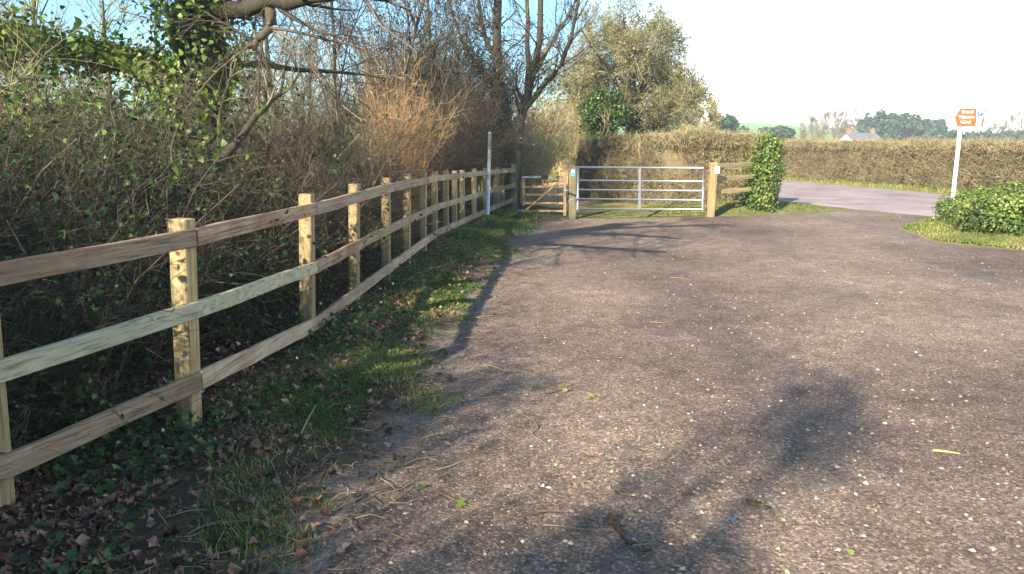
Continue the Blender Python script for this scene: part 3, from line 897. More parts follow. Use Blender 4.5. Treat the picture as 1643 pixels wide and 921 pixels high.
# ------------------------------------------------------------------ brown direction sign
SD = 17.5
sb = np.array([*P(1533, 297, SD)[:2], 0.0]); sb[0] = P(1536, 250, SD)[0] - 0.0
ds = thing('direction_sign', 'brown arrow-shaped tourist direction sign on a tall white post', 'sign', tuple(sb), rz=-0.10)
g = Geo(); g.tubes(np.array([[[0, 0, -.2], [0, 0, 1.2], [0, 0, 2.22]]]), np.full((1, 3), 0.042), 12, 0.5); g.build('post', M['white_paint'], ds, True)
u = 1 / 1240 * SD      # metres per photo pixel at the sign
cz = P(1545, 188, SD)[2]; cx = 1545 - 1536
def spx(x, y): return ((x - 1536) * u, (188 - y) * u + cz)
def plate(name, pts, y0, y1, mat, parent):
    n_ = len(pts)
    me = bpy.data.meshes.new(name)
    V = [(p[0], y0, p[1]) for p in pts] + [(p[0], y1, p[1]) for p in pts]
    F = [list(range(n_))[::-1], list(range(n_, 2 * n_))] + [[i, (i + 1) % n_, n_ + (i + 1) % n_, n_ + i] for i in range(n_)]
    me.from_pydata(V, [], F)
    me.materials.append(mat)
    import bmesh
    bm = bmesh.new(); bm.from_mesh(me); bmesh.ops.recalc_face_normals(bm, faces=bm.faces[:]); bm.to_mesh(me); bm.free()
    return link(name, me, parent)
brd = plate('board', [spx(1512.5, 189), spx(1521, 172.5), spx(1572, 172.5), spx(1572, 204), spx(1519, 204)], -0.05, -0.042, M['white_paint'], ds)
plate('edge_line', [spx(1513.6, 191.0), spx(1514.4, 190.6), spx(1519.2, 201.2), spx(1518.4, 201.6)], -0.0545, -0.0515, M['black_iron'], brd)
plate('brown_panel', [spx(1524.5, 188), spx(1531.5, 174.5), spx(1570, 174.5), spx(1568, 202), spx(1529, 202)], -0.0545, -0.0515, M['brown_sign'], brd)
def text(s, px, py, hpx, mat, parent, wscale=1.0):
    cu = bpy.data.curves.new('lettering', 'FONT')
    cu.body = s; cu.size = hpx * u * 1.38; cu.align_x = 'CENTER'; cu.align_y = 'CENTER'; cu.extrude = 0.001; cu.offset = 0.0012
    tmp = bpy.data.objects.new('lettering_curve', cu); COL.objects.link(tmp)
    dg = bpy.context.evaluated_depsgraph_get()
    me = bpy.data.meshes.new_from_object(tmp.evaluated_get(dg))
    bpy.data.objects.remove(tmp)
    me.materials.clear(); me.materials.append(mat)
    o = link('lettering', me, parent)
    q = spx(px, py)
    o.location = (q[0], -0.0575, q[1]); o.rotation_euler = (math.pi / 2, 0, 0); o.scale = (wscale, 1, 1)
    return o
text('Grand', 1542.5, 180.0, 4.9, M['white_paint'], brd)
text('Western', 1541.5, 187.7, 4.9, M['white_paint'], brd, 0.95)
text('Canal', 1541.5, 195.2, 4.9, M['white_paint'], brd)
plate('parking_symbol', [spx(1556, 176), spx(1567.8, 176), spx(1567.2, 187.5), spx(1556, 187.5)], -0.0575, -0.0550, M['white_paint'], brd)
plate('parking_panel', [spx(1558, 177), spx(1566.3, 177), spx(1565.8, 186.6), spx(1558, 186.6)], -0.0600, -0.0580, M['sign_blue'], brd)
text('P', 1562, 181.8, 6.6, M['white_paint'], brd).location[1] = -0.0615
plate('tap_symbol', [spx(1556, 189), spx(1567, 189), spx(1564.5, 192.5), spx(1564.5, 200.5), spx(1556.5, 200.5), spx(1557.5, 192.5)], -0.0575, -0.0550, M['white_paint'], brd)

# ------------------------------------------------------------------ thicket shrubs (shared meshes, every shrub its own object)
IVY6 = [1.3, .72, .98, .7, .98, .72]
def shrub_meshes(kind, mat_t, mat_l, h=1.6, spread=0.9, nst=26, n1=130, n2=420, leaves=0, lsize=0.05, arch=0.12, ang=0.7, rtw=0.0022, ltint=(0, 1), up=0.15):
    a = RNG.uniform(0, 2 * math.pi, nst); r = RNG.uniform(0, .35, nst) * spread
    st = np.stack([r * np.cos(a), r * np.sin(a), np.full(nst, -0.05)], 1)
    d = np.stack([np.cos(a) * RNG.uniform(.1, .75, nst) * spread, np.sin(a) * RNG.uniform(.1, .75, nst) * spread, np.full(nst, 1.0)], 1)
    d /= np.linalg.norm(d, axis=1, keepdims=True)
    K = 7; pts = [st]; ln = (h * RNG.uniform(.6, 1.15, nst))[:, None]
    for k in range(K - 1):
        d = d + RNG.normal(size=d.shape) * .13; d[:, 2] -= arch * k / K
        d /= np.linalg.norm(d, axis=1, keepdims=True)
        pts.append(pts[-1] + d * ln / (K - 1))
    p0 = np.stack(pts, 1); r0 = (RNG.uniform(.004, .011, nst))[:, None] * np.linspace(1, .4, K)[None]
    p1, r1 = grow(p0, r0, n1, h * .45, ang, up, .16, 5, .15, 1, arch * .3, .7, .007, rtw * 1.3)
    p2, r2 = grow(p1, r1, n2, h * .22, ang, up, .2, 4, .1, 1, 0, .75, .005, rtw)
    g = Geo()
    g.tubes(p0, r0, 4); g.tubes(p1, r1, 3); g.tubes(p2, r2, 3)
    for P_ in (p0, p1, p2): P_[..., 2] = np.maximum(P_[..., 2], -0.05)
    ms = g.mesh(kind + '_stems'); ms.materials.append(mat_t)
    ml = None
    if leaves:
        src = np.concatenate([p1.reshape(-1, 3), p2.reshape(-1, 3)])
        pos = src[RNG.integers(len(src), size=leaves)] + RNG.normal(size=(leaves, 3)) * .022
        nrm = RNG.normal(size=(leaves, 3)) + np.array([0, -.2, .7])
        g = Geo()
        if kind in ('ivy', 'sunny', 'bramble', 'thorn'):
            g.fans(pos, nrm, lsize * RNG.uniform(.5, 1.3, leaves), IVY6, .12, np.clip(RNG.beta(1.4, 2.2, leaves) * (ltint[1] - ltint[0]) + ltint[0], 0, 1))
        else:
            g.leaves(pos, nrm, lsize * RNG.uniform(.6, 1.3, leaves), RNG.uniform(ltint[0], ltint[1], leaves))
        ml = g.mesh(kind + '_leaves'); ml.materials.append(mat_l)
    return ms, ml
SHR = {
    'bramble': [shrub_meshes('bramble', TW['grey'], LF['ivy'], 1.75, 1.0, 36, 220, 1100, 900, .045, .30, .8) for _ in range(3)],
    'thorn': [shrub_meshes('thorn', TW['grey'], LF['ivy'], 2.5, 0.9, 22, 240, 1700, 700, .045, .05, .8) for _ in range(3)],
    'brown': [shrub_meshes('brown', TW['brown'], LF['dead'], 2.9, 0.8, 38, 330, 2400, 160, .04, .05, .85) for _ in range(2)],
    'ivy': [shrub_meshes('ivy', TW['grey'], LF['ivy'], 1.5, 1.1, 24, 160, 500, 2600, .046, .1, .8) for _ in range(2)],
    'sunny': [shrub_meshes('sunny', TW['olive'], LF['ivy_bright'], 2.2, 0.9, 24, 200, 900, 1900, .048, .1, .8, ltint=(.25, 1)) for _ in range(2)],
    'orange': [shrub_meshes('orange', TW['orange'], LF['dead'], 2.3, 0.8, 60, 520, 4600, 0, .05, .03, .95, .0026, up=.12)],
    'olive': [shrub_meshes('olive', TW['olive'], LF['hedge'], 2.4, 0.8, 44, 380, 2800, 300, .04, .04, .9, .0024, up=.1)],
    'straw': [shrub_meshes('straw', TW['straw'], LF['olive'], 2.1, 0.55, 60, 300, 1500, 500, .05, .05, .45, .004, up=.3) for _ in range(2)],
    'dark': [shrub_meshes('dark', TW['brown'], LF['dark'], 3.2, 0.8, 34, 330, 2200, 11000, .045, .03, .6, .003) for _ in range(2)],
}
def shrub(kind, name, label, group, loc, s=(1, 1, 1), rz=None, v=None):
    ms, ml = SHR[kind][RNG.integers(len(SHR[kind])) if v is None else v]
    t = thing(name, label, 'shrub', loc, group, RNG.uniform(0, 6.28) if rz is None else rz, s)
    link('stems', ms, t)
    if ml is not None: link('leaves', ml, t)
    return t
GB = 'shrubs of the thicket behind the rail fence'
ORD = ['first', 'second', 'third', 'fourth', 'fifth', 'sixth', 'seventh', 'eighth', 'ninth', 'tenth', 'eleventh', 'twelfth', 'thirteenth', 'fourteenth', 'fifteenth']
def bay(y_):
    if y_ < RP[1][1]: return 'at the fence end farthest from the gates'
    k = int(np.sum(RP[:, 1] > y_))
    return 'at the %s bay from end post' % ORD[max(0, min(k - 1, 14))]
def row(kind, name, label, y0, y1, step, off, jx, sc_, jy=0.3):
    y = y0
    while y < y1:
        yy_ = y + RNG.uniform(-jy, jy)
        k = RNG.uniform(*sc_)
        x_ = fence_x(yy_) - off + RNG.uniform(-jx, jx)
        lab = label + ' ' + bay(yy_)
        shrub(kind, name, lab, GB + ': ' + name, (x_, yy_, float(verge_z(x_, yy_)) - .02), (k * RNG.uniform(.9, 1.15), k * RNG.uniform(.9, 1.15), k))
        y += step * RNG.uniform(.8, 1.2)
LB = 'tangled grey bramble close behind the rails'
LB2 = 'taller grey bramble deeper in the thicket'
LT = 'upright grey thorn shrub'
LI = 'low dark ivy-leaved shrub'
LI2 = 'bushy ivy-leaved shrub deep in the thicket'
LS = 'yellow-green leafy shrub behind the thicket'
LBr = 'low brown twiggy shrub'
LBr2 = 'tall brown twiggy shrub'
row('bramble', 'bramble_shrub', LB, -6.5, 10.5, 0.6, 0.95, .12, (.55, .78))
row('bramble', 'bramble_shrub', LB2, -6.0, 12.0, 0.85, 1.8, .25, (.9, 1.15))
row('thorn', 'thorn_shrub', LT, 2.5, 10.5, 1.0, 2.3, .4, (.75, 1.0))
row('ivy', 'ivy_shrub', LI, 1.6, 11.0, 0.8, 1.1, .2, (.45, .7))
row('ivy', 'ivy_shrub', LI2, 2.6, 9.5, 1.0, 2.3, .4, (.85, 1.2))
row('dark', 'evergreen_shrub', 'unseen dark evergreen shrub', -6.5, 2.6, 0.95, 2.0, .2, (.62, .82))  # row out of view, added to cast shade on the verge
row('dark', 'evergreen_shrub', 'tall unseen dark evergreen shrub', -7.5, 3.4, 1.15, 3.3, .3, (.85, 1.0))  # second, taller unseen row, added to shade the lower thicket
row('sunny', 'leafy_shrub', LS, 4.5, 12.5, 0.75, 3.6, .9, (1.0, 1.35))
row('brown', 'twiggy_shrub', LBr, 7.5, 13.0, 0.85, 1.05, .25, (.5, .68))
row('brown', 'twiggy_shrub', LBr2, 13.0, 18.6, 0.7, 1.35, .2, (.75, .95))
# the bright russet bush
oq = P(668, 300, 10.9)
shrub('orange', 'russet_bush', 'bright russet-orange twiggy bush catching the sun behind the rail fence', None, (-1.78, 11.9, 0.05), (.55, .55, 1.06), 0.4)
shrub('olive', 'tan_bush', 'tan-olive twiggy bush left of the russet bush', None, (-2.75, 10.4, 0.05), (.95, .95, .95), 2.2)
shrub('olive', 'tan_bush', 'tan-olive twiggy bush between the oak and the other tan bush', None, (-3.0, 9.2, 0.05), (.85, .85, .85), 4.2)
# dark evergreen mass
GD = 'dark evergreen shrubs left of the twin-stemmed tree'
for i, (px_, d_, k) in enumerate(((740, 21.0, 1.3), (706, 20.0, 1.4), (672, 19.0, 1.38), (632, 18.5, 1.3))):
    q = P(px_, 300, d_)
    shrub('dark', 'evergreen_shrub', 'tall dark-leaved evergreen shrub, %s from the twin-stemmed tree' % ORD[i], GD, (q[0], q[1], 0), (k * .8, k * .8, k))
for i, (px_, d_, k) in enumerate(((792, 20.6, 1.2), (768, 20.0, 1.25), (742, 19.0, 1.2), (716, 18.4, 1.25))):
    q = P(px_, 300, d_)
    shrub('brown', 'twiggy_shrub', 'dense dark brown shrub in front of the evergreens, %s from the twin-stemmed tree' % ORD[i], 'dense brown shrubs by the twin-stemmed tree', (q[0], q[1], 0), (k * .75, k * .75, k))
# straw-coloured scrub beyond the foot gate
GS = 'straw-coloured scrub beyond the foot gate'
for (px_, d_, k) in ((842, 20.5, .75), (858, 22.5, 1.0), (868, 31, 1.3), (890, 36, 1.6), (908, 35, 1.5), (925, 33, 1.35), (940, 27, 1.1), (852, 26, 1.25), (836, 24, 1.1), (915, 31, 1.4)):
    q = P(px_, 300, d_)
    shrub('straw', 'straw_scrub', 'sunlit straw-yellow scrub bush beside the footpath beyond the foot gate', GS, (q[0], q[1], 0), (k, k, k))

# ------------------------------------------------------------------ trees
def tree(name, label, base, trunks, limbs, levels, bark, twig, leaf=None, nleaf=0, lsize=.05, ltint=(0, 1), cat='tree', sides=9, group=None):
    """trunks/limbs: list of (polyline points, r0, r1); levels: list of dict(n,length,ang,...)"""
    base = np.asarray(base, float)
    t = thing(name, label, cat, tuple(base), group)
    g = Geo(); Ps, Rs = [], []
    for (pts, r0, r1) in trunks + limbs:
        p = poly(*(np.asarray(pts, float) - base), K=14, wob=(r0 + r1) * .12); r = rad(r0, r1, 14) * (1 + RNG.normal(size=(1, 14)) * .06)
        Ps.append(p); Rs.append(r)
    g1 = Geo()
    nt_ = len(trunks)
    for i, (p, r) in enumerate(zip(Ps, Rs)):
        (g if i < nt_ else g1).tubes(p, r, sides, RNG.random(1))
    g.build('trunk', bark, t, True)
    if limbs: g1.build('limbs', bark, t, True)
    p = np.concatenate(Ps); r = np.concatenate(Rs)
    gc = Geo(); allp = []
    for i, lv in enumerate(levels):
        lv = dict(lv)
        p, r = grow(p, r, **lv)
        gc.tubes(p, r, 5 if i == 0 else 3)
        allp.append(p)
    gc.build('crown', twig, t)
    if nleaf:
        src = np.concatenate([q[:, q.shape[1] // 2:].reshape(-1, 3) for q in allp[-2:]])
        pos = src[RNG.integers(len(src), size=nleaf)] + RNG.normal(size=(nleaf, 3)) * lsize * .8
        g = Geo(); g.leaves(pos, RNG.normal(size=(nleaf, 3)) + np.array([0, 0, .5]), lsize * RNG.uniform(.6, 1.3, nleaf), RNG.uniform(*ltint, nleaf))
        g.build('leaves', leaf, t)
    return t, base, Ps, Rs
def ivy_on(t, base, specs, mat=None, lsize=.07):
    """ivy sleeves round limbs: specs = (polyline index, t0, t1, radius, n)"""
    g = Geo()
    for (p, t0, t1, rr_, n) in specs:
        tt = RNG.uniform(t0, t1, n) * (p.shape[1] - 1)
        i = np.clip(tt.astype(int), 0, p.shape[1] - 2); f = (tt - i)[:, None]
        c = p[0, i] * (1 - f) + p[0, i + 1] * f
        d = RNG.normal(size=(n, 3)); d /= np.linalg.norm(d, axis=1, keepdims=True)
        lump = .65 + .5 * np.abs(np.sin(c[:, 2] * 4 + d[:, 0] * 3)) 
        pos = c + d * (rr_ * lump * RNG.uniform(.55, 1.1, n))[:, None]
        g.fans(pos, d + RNG.normal(size=(n, 3)) * .5 + np.array([0, 0, .3]), lsize * RNG.uniform(.5, 1.25, n), IVY6, .12, RNG.random(n))
    return g.build('ivy', mat or LF['ivy_bright'], t)

# ivy-clad oak
ob = np.array([-3.35, 7.9, 0.0])
def O(px, py, d=7.9): return P(px, py, d)
oak_tr = [([ob, ob + np.array([.02, 0, 1.0]), O(318, 130), O(320, 20), O(300, -120), O(330, -300)], .30, .20)]
oak_lm = [([O(300, 170), O(240, 110), O(150, 80), O(60, 72, 7.4), O(-60, 30, 7.0)], .17, .09),
          ([O(330, 30), O(395, 10, 7.6), O(470, 2, 7.3), O(545, -8, 7.0), O(640, -40, 6.6)], .085, .04),
          ([O(428, 8, 7.5), O(440, 40, 7.5), O(418, 62, 7.5), O(398, 74, 7.6)], .055, .03),
          ([O(310, -60), O(200, -110, 7.3), O(60, -140, 6.6), O(-150, -200, 6.0)], .12, .05),
          ([O(320, -160), O(420, -300, 7.6), O(560, -420, 7.2)], .11, .04),
          ([O(310, -120), O(300, -300, 6.8), O(280, -520, 5.6)], .10, .04),
          ([O(322, 105), O(400, 100, 8.2), O(490, 112, 8.7), O(570, 118, 9.1), O(620, 126, 9.6)], .045, .006),
          ([O(30, 75, 7.0), O(8, 110, 6.8), O(-2, 60, 6.7)], .05, .03)]
oak, ob, oP, oR = tree('oak_tree', 'old ivy-clad oak with heavy mossy limbs in the thicket', ob, oak_tr, oak_lm,
    [dict(n=60, length=1.3, ang=.8, K=6, wob=.22, rmul=.4, rmax=.035, t0=.35), dict(n=420, length=.75, ang=.75, wob=.22, rmul=.55, rmax=.012, rmin=.004),
     dict(n=2200, length=.38, ang=.7, wob=.2, K=4, rmul=.6, rmin=.002)], TW['mossbark'], TW['grey'], sides=12)
ivy_on(oak, ob, [(oP[0], .12, .8, .55, 6500), (oP[1], .0, .9, .28, 1900), (oP[4], .0, .9, .24, 1100), (oP[6], 0, .5, .25, 500)], lsize=.056)

# fallen mossy branches in the thicket
def branch_thing(label, pts, r0, r1):
    pts = np.asarray(pts); b_ = pts[0]
    t, *_ = tree('mossy_branch', label, b_, [(pts, r0, r1)], [], [dict(n=14, length=.6, ang=.8, rmul=.4, rmax=.012), dict(n=60, length=.3, ang=.8, K=4, rmin=.002)], TW['mossbark'], TW['grey'], cat='branch', sides=8)
    return t
branch_thing('dark mossy branch slanting up through the thicket beneath the oak', [P(335, 290, 6.6), P(370, 240, 6.7), P(420, 175, 6.9), P(455, 150, 7.2), P(480, 120, 7.4)], .05, .008)
branch_thing('thin moss-yellow branch standing upright in front of the ivy-clad oak', [P(352, 270, 7.0), P(350, 190, 7.0), P(372, 120, 7.0), P(395, 60, 7.0)], .022, .006)

# twin-stemmed tree by the fence end
tb = np.array([*P(822, 300, 18.9)[:2], 0.0])
def T(px, py, d=18.9): return P(px, py, d)
tt_tr = [([tb, T(818, 230), T(803, 150), T(798, 60), T(796, -60), T(800, -200)], .17, .07),
         ([tb + np.array([.06, 0, 0]), T(828, 225), T(842, 170), T(862, 110), T(868, 20), T(874, -120)], .14, .05)]
tt_lm = [([T(845, 165), T(848, 80), T(846, -20), T(840, -150)], .07, .03),
         ([T(838, 180), T(875, 135), T(905, 100), T(925, 30), T(935, -60)], .075, .03),
         ([T(862, 110), T(890, 60), T(920, 10), T(950, -70)], .06, .025),
         ([T(800, 110), T(775, 50), T(760, -60)], .07, .03),
         ([T(803, 150), T(780, 120), T(740, 70), T(715, -20)], .06, .025)]
tw, tb, tP, tR = tree('twin_stemmed_tree', 'leafless twin-stemmed tree with dark trunk beside the fence end', tb, tt_tr, tt_lm,
    [dict(n=90, length=1.5, ang=.7, up=.15, K=6, wob=.16, rmul=.45, rmax=.03, t0=.3), dict(n=560, length=.8, ang=.65, wob=.18, up=.08, rmul=.55, rmin=.006, rmax=.014),
     dict(n=2600, length=.42, ang=.6, K=4, wob=.15, rmul=.6, rmin=.0045)], TW['bark'], TW['grey'], sides=10)
ivy_on(tw, tb, [(tP[0], .12, .5, .24, 3200), (tP[6], 0, .6, .22, 900)], LF['dark'], .055)

# thin bare trees in the thicket background
def bare_tree(name, label, base, h, group=None, mats=('bark', 'grey'), n=(26, 190, 1100), rt=.004, lean=0.1, r=.06):
    base = np.asarray(base, float)
    tp = base + np.array([RNG.normal() * lean * h, RNG.normal() * lean * h, h])
    return tree(name, label, base, [([base - np.array([0, 0, .1]), base * .6 + tp * .4 + RNG.normal(size=3) * .1, tp], r, r * .25)], [],
        [dict(n=n[0], length=h * .42, ang=.6, up=.25, K=6, wob=.12, rmul=.5, rmax=r * .45, t0=.25), dict(n=n[1], length=h * .2, ang=.6, up=.1, wob=.15, rmul=.55, rmin=rt * 1.4),
         dict(n=n[2], length=h * .1, ang=.6, K=4, wob=.15, rmul=.6, rmin=rt)], TW[mats[0]], TW[mats[1]], group=group)[0]
for (px_, d_, h_, nm) in ((520, 12.5, 5.2, 'slender leafless tree behind the russet bush'), (600, 14.5, 6.0, 'leafless tree rising behind the dark evergreen shrubs'), (700, 17.5, 6.6, 'tall leafless tree standing among the dark evergreen shrubs'), (455, 11.0, 4.4, 'short leafless tree between oak and russet bush')):
    q = P(px_, 300, d_); bare_tree('bare_tree', nm, (q[0], q[1], 0), h_)
GBT = 'leafless saplings along the far side of the thicket'
for (px_, d_) in ((60, 9), (160, 11), (240, 13), (330, 14), (420, 15), (500, 17), (560, 19), (20, 12)):
    q = P(px_, 300, d_); bare_tree('sapling', 'leafless olive sapling on the sunny far side of the thicket', (q[0], q[1], 0), RNG.uniform(3.2, 4.4), GBT, ('bark', 'olive'), (22, 150, 800))

# the trees back along the hedgerow that dapple the car park
GBK = 'oaks further back along the hedgerow'
for (x_, y_, h_) in ((-6.1, -7.2, 7.4), (-6.6, -4.6, 5.8), (-10.5, -15.0, 10.5), (-8.3, -6.4, 6.9)):
    t_, b_, p_, r_ = tree('hedgerow_oak', 'ivy-grown leafless oak further back along the hedgerow', (x_, y_, 0),
        [([(x_, y_, -.1), (x_ + .1, y_, h_ * .4), (x_ + .3, y_ + .3, h_ * .75), (x_ + .2, y_ + .2, h_)], .10, .02)],
        [([(x_ + .1, y_, h_ * .4), (x_ + 1.2, y_ + .3, h_ * .55), (x_ + 2.6, y_ + .8, h_ * .72)], .10, .03),
         ([(x_ + .2, y_, h_ * .5), (x_ - 1.0, y_ + 1.0, h_ * .65), (x_ - 2.0, y_ + 2.0, h_ * .8)], .10, .03),
         ([(x_ + .2, y_, h_ * .45), (x_ + .4, y_ - 1.4, h_ * .6), (x_ + .6, y_ - 2.4, h_ * .78)], .09, .03)],
        [dict(n=34, length=h_ * .25, ang=.7, K=6, wob=.15, up=.15, rmul=.45, rmax=.04, t0=.4), dict(n=120, length=h_ * .11, ang=.7, rmul=.55, rmin=.006), dict(n=260, length=.45, ang=.7, K=4, rmin=.003)], TW['bark'], TW['grey'], sides=8, group=GBK)
    ivy_on(t_, b_, [(p_[0], .2, .5, .25, 400), (p_[0], .66, .72, .42, 260), (p_[0], .88, .96, .42, 260), (p_[1], .55, .65, .38, 200), (p_[1], .85, 1, .4, 260), (p_[2], .7, .85, .42, 260), (p_[3], .6, .7, .4, 220), (p_[3], .9, 1, .4, 220)], LF['ivy'], .1)

# rounded tree beyond the hedge: many clumps of budding twigs, ivy low on its left
rb = np.array([*P(1010, 300, 28)[:2], 0.0])
def B(px, py, d=28): return P(px, py, d)
rt_tr = [([rb, B(1010, 200), B(1008, 130), B(1005, 60)], .22, .07)]
ends = [(905, 95), (930, 45), (965, 28), (1000, 22), (1040, 35), (1075, 75), (1100, 120), (1112, 165), (1075, 185), (1040, 150), (960, 110), (925, 140), (1020, 80), (1090, 150), (985, 60), (1055, 110), (895, 120), (1105, 180), (1060, 195), (905, 160), (1070, 55), (945, 75), (1110, 140)]
rt_lm = []
for i, (ex, ey) in enumerate(ends):
    s0 = B(1010 + RNG.uniform(-4, 4), 208 - (6 * i) % 90)
    e0 = B(ex, ey, 28 + RNG.uniform(-2.2, 2.2))
    rt_lm.append(([s0, s0 * .5 + e0 * .5 + np.array([0, 0, .35]), e0], .075, .02))
rtree, rb, rP, rR = tree('round_tree', 'rounded leafless tree with yellowish budding twigs standing beyond the clipped hedge', rb, rt_tr, rt_lm,
    [dict(n=420, length=1.15, ang=.9, K=5, wob=.2, rmul=.5, rmax=.022, rmin=.008, t0=.3), dict(n=3200, length=.62, ang=.85, K=4, wob=.2, rmul=.6, rmin=.0065),
     dict(n=26000, length=.36, ang=.75, K=3, wob=.2, rmul=.7, rmin=.0055)], TW['bark'], TW['olive'], LF['olive'], 26000, .066, sides=8)
g = Geo()
for _ in range(34):
    px_ = RNG.uniform(940, 1004); py_ = RNG.uniform(142, 216); rr_ = RNG.uniform(.14, .36); n_ = int(2600 * rr_ * rr_ + 40)
    if px_ < 958 and py_ < 150: continue
    c = B(px_, py_, 26.6 + RNG.uniform(-.5, .6)) - rb
    d = RNG.normal(size=(n_, 3)); d /= np.linalg.norm(d, axis=1, keepdims=True)
    pos = c + d * (np.array([1, 1, 1.25]) * rr_) * RNG.uniform(.35, 1.15, (n_, 1))
    g.fans(pos, d + RNG.normal(size=(n_, 3)) * .6 + np.array([0, 0, .4]), .085 * RNG.uniform(.6, 1.3, n_), IVY6, .12, np.clip(RNG.beta(1.3, 1.7, n_), 0, 1))
g.build('ivy', LF['ivy'], rtree)
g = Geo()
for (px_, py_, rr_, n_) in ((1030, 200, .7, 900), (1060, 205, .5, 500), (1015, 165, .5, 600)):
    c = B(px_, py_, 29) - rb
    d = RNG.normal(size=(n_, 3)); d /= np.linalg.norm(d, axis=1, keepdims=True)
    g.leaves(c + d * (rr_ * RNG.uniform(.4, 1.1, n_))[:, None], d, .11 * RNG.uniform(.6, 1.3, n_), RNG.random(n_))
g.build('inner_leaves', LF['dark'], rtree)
for i, (px_, d_, h_) in enumerate(((1095, 44, 3.2), (1118, 46, 3.7), (1136, 48, 3.4))):
    q = P(px_, 260, d_)
    bare_tree('sapling', 'small yellowish sapling beyond the clipped hedge, right of the round tree', (q[0], q[1], 0), h_, 'saplings beyond the clipped hedge', ('olive', 'straw'), (26, 220, 1500), .012, .04)

# ------------------------------------------------------------------ hedges
def hedge(name, label, pts, heights, thick, n_per_m, mat_t, mat_l, nleaf_per_m, tl=.22, tr=.004, topc=None, base_z=None):
    pts = np.asarray(pts, float); seg = np.linalg.norm(np.diff(pts, axis=0), axis=1); cum = np.concatenate([[0], np.cumsum(seg)])
    Ltot = cum[-1]
    t = thing(name, label, 'hedge', (pts[0][0], pts[0][1], 0))
    org = np.array([pts[0][0], pts[0][1], 0])
    def at(s):
        x_ = np.interp(s, cum, pts[:, 0]); y_ = np.interp(s, cum, pts[:, 1])
        e = .05
        dx = np.interp(np.minimum(s + e, Ltot), cum, pts[:, 0]) - np.interp(np.maximum(s - e, 0), cum, pts[:, 0])
        dy = np.interp(np.minimum(s + e, Ltot), cum, pts[:, 1]) - np.interp(np.maximum(s - e, 0), cum, pts[:, 1])
        l_ = np.hypot(dx, dy) + 1e-9
        return x_, y_, dx / l_, dy / l_
    def hh(s): return np.interp(s, np.linspace(0, Ltot, len(heights)), heights) * (1 + .025 * np.sin(s * 2.1) + .02 * np.sin(s * 5.3 + 1))
    def pos(s, u, v):      # u -1..1 across, v 0..1 up
        x_, y_, tx, ty = at(s)
        w = thick / 2 * (1 + .13 * np.sin(s * 1.7 + v * 3) + .12 * np.sin(s * 4.1 + v * 5) + .07 * np.sin(s * 9.3 - v * 9)) * (1 - .18 * v)
        return np.stack([x_ + ty * u * w, y_ - tx * u * w, v * hh(s)], -1), np.stack([ty, -tx, 0 * tx], -1)
    # core of packed stems
    g = Geo(); ns = max(6, int(Ltot / .35)); ss = np.linspace(0.12, Ltot - .12, ns)
    prof = [(-.42, 0), (-.5, .3), (-.46, .6), (-.32, .8), (.32, .8), (.46, .6), (.5, .3), (.42, 0)]
    V = []
    for s in ss:
        for (u, v_) in prof:
            q, _ = pos(np.array([s]), np.array([u * RNG.uniform(.8, 1.1)]), np.array([v_ * RNG.uniform(.92, 1.05)])); V.append(q[0] - org)
    m = len(prof)
    F = [[i * m + j, (i + 1) * m + j, (i + 1) * m + j + 1, i * m + j + 1] for i in range(ns - 1) for j in range(m - 1)]
    g.add(V, F, 0.15)
    g.F4.append(np.array([[0, 1, 6, 7], [1, 2, 5, 6], [2, 3, 4, 5]])); g.F4.append(np.array([[7, 6, 1, 0], [6, 5, 2, 1], [5, 4, 3, 2]]) + (ns - 1) * m)
    g.build('core', mat_t, t)
    n = int(n_per_m * Ltot)
    def shell(n):
        s = RNG.uniform(0, Ltot, n); side = RNG.random(n)
        u = np.where(side < .42, 1, np.where(side < .62, -1, RNG.uniform(-1, 1, n))) * np.where(side < .62, RNG.uniform(.45, 1.0, n), 1)
        v = np.where(side < .62, RNG.uniform(0.02, 1, n), RNG.uniform(.84, 1.0, n))
        endm = RNG.random(n) < (1.2 * thick / (Ltot + 1.2 * thick))
        s = np.where(endm, np.where(RNG.random(n) < .5, RNG.uniform(-.12, .1, n), Ltot - RNG.uniform(-.12, .1, n)), s)
        u = np.where(endm, RNG.uniform(-1, 1, n), u)
        v = np.where(endm, RNG.uniform(0, 1, n), v)
        p, nn_ = pos(np.clip(s, 0, Ltot), u, v)
        _, _, tx, ty = at(np.clip(s, 0, Ltot))
        ov = np.where(s < 0, s, np.where(s > Ltot, s - Ltot, 0))
        p[:, 0] += tx * ov; p[:, 1] += ty * ov
        return p - org, nn_ * np.where(side < .62, u, u * .2)[:, None], v, side
    p, o_, v, side = shell(n)
    hol = np.sin(p[:, 0] * 4.3 + p[:, 2] * 3.1) + np.sin(p[:, 1] * 3.7 - p[:, 2] * 4.3 + 1) + np.sin(p[:, 0] * 9 + p[:, 1] * 7) * .6 + RNG.normal(size=n) * .5
    kk = (hol > -1.2) | (v > .85)
    p, o_, v, side = p[kk], o_[kk], v[kk], side[kk]; n = len(p)
    d = o_ * .6 + RNG.normal(size=(n, 3)) * .6
    d[:, 2] += np.where(side < .62, .45, 1.1)
    d /= np.linalg.norm(d, axis=1, keepdims=True)
    ln = tl * RNG.uniform(.4, 1.3, n)[:, None] * np.where((RNG.random(n) < .04) & (v > .85), 2.2, 1.0)[:, None]
    p0 = p - d * ln * .6
    md = p + RNG.normal(size=(n, 3)) * .02
    p2 = p + d * ln * .5 + RNG.normal(size=(n, 3)) * .03
    for q in (p0, md, p2): q[:, 2] = np.maximum(q[:, 2], 0.01)
    cl = .5 + .25 * np.sin(p[:, 0] * 3.1 + p[:, 2] * 2) + .25 * np.sin(p[:, 1] * 2.7 + p[:, 2] * 4 + 1)
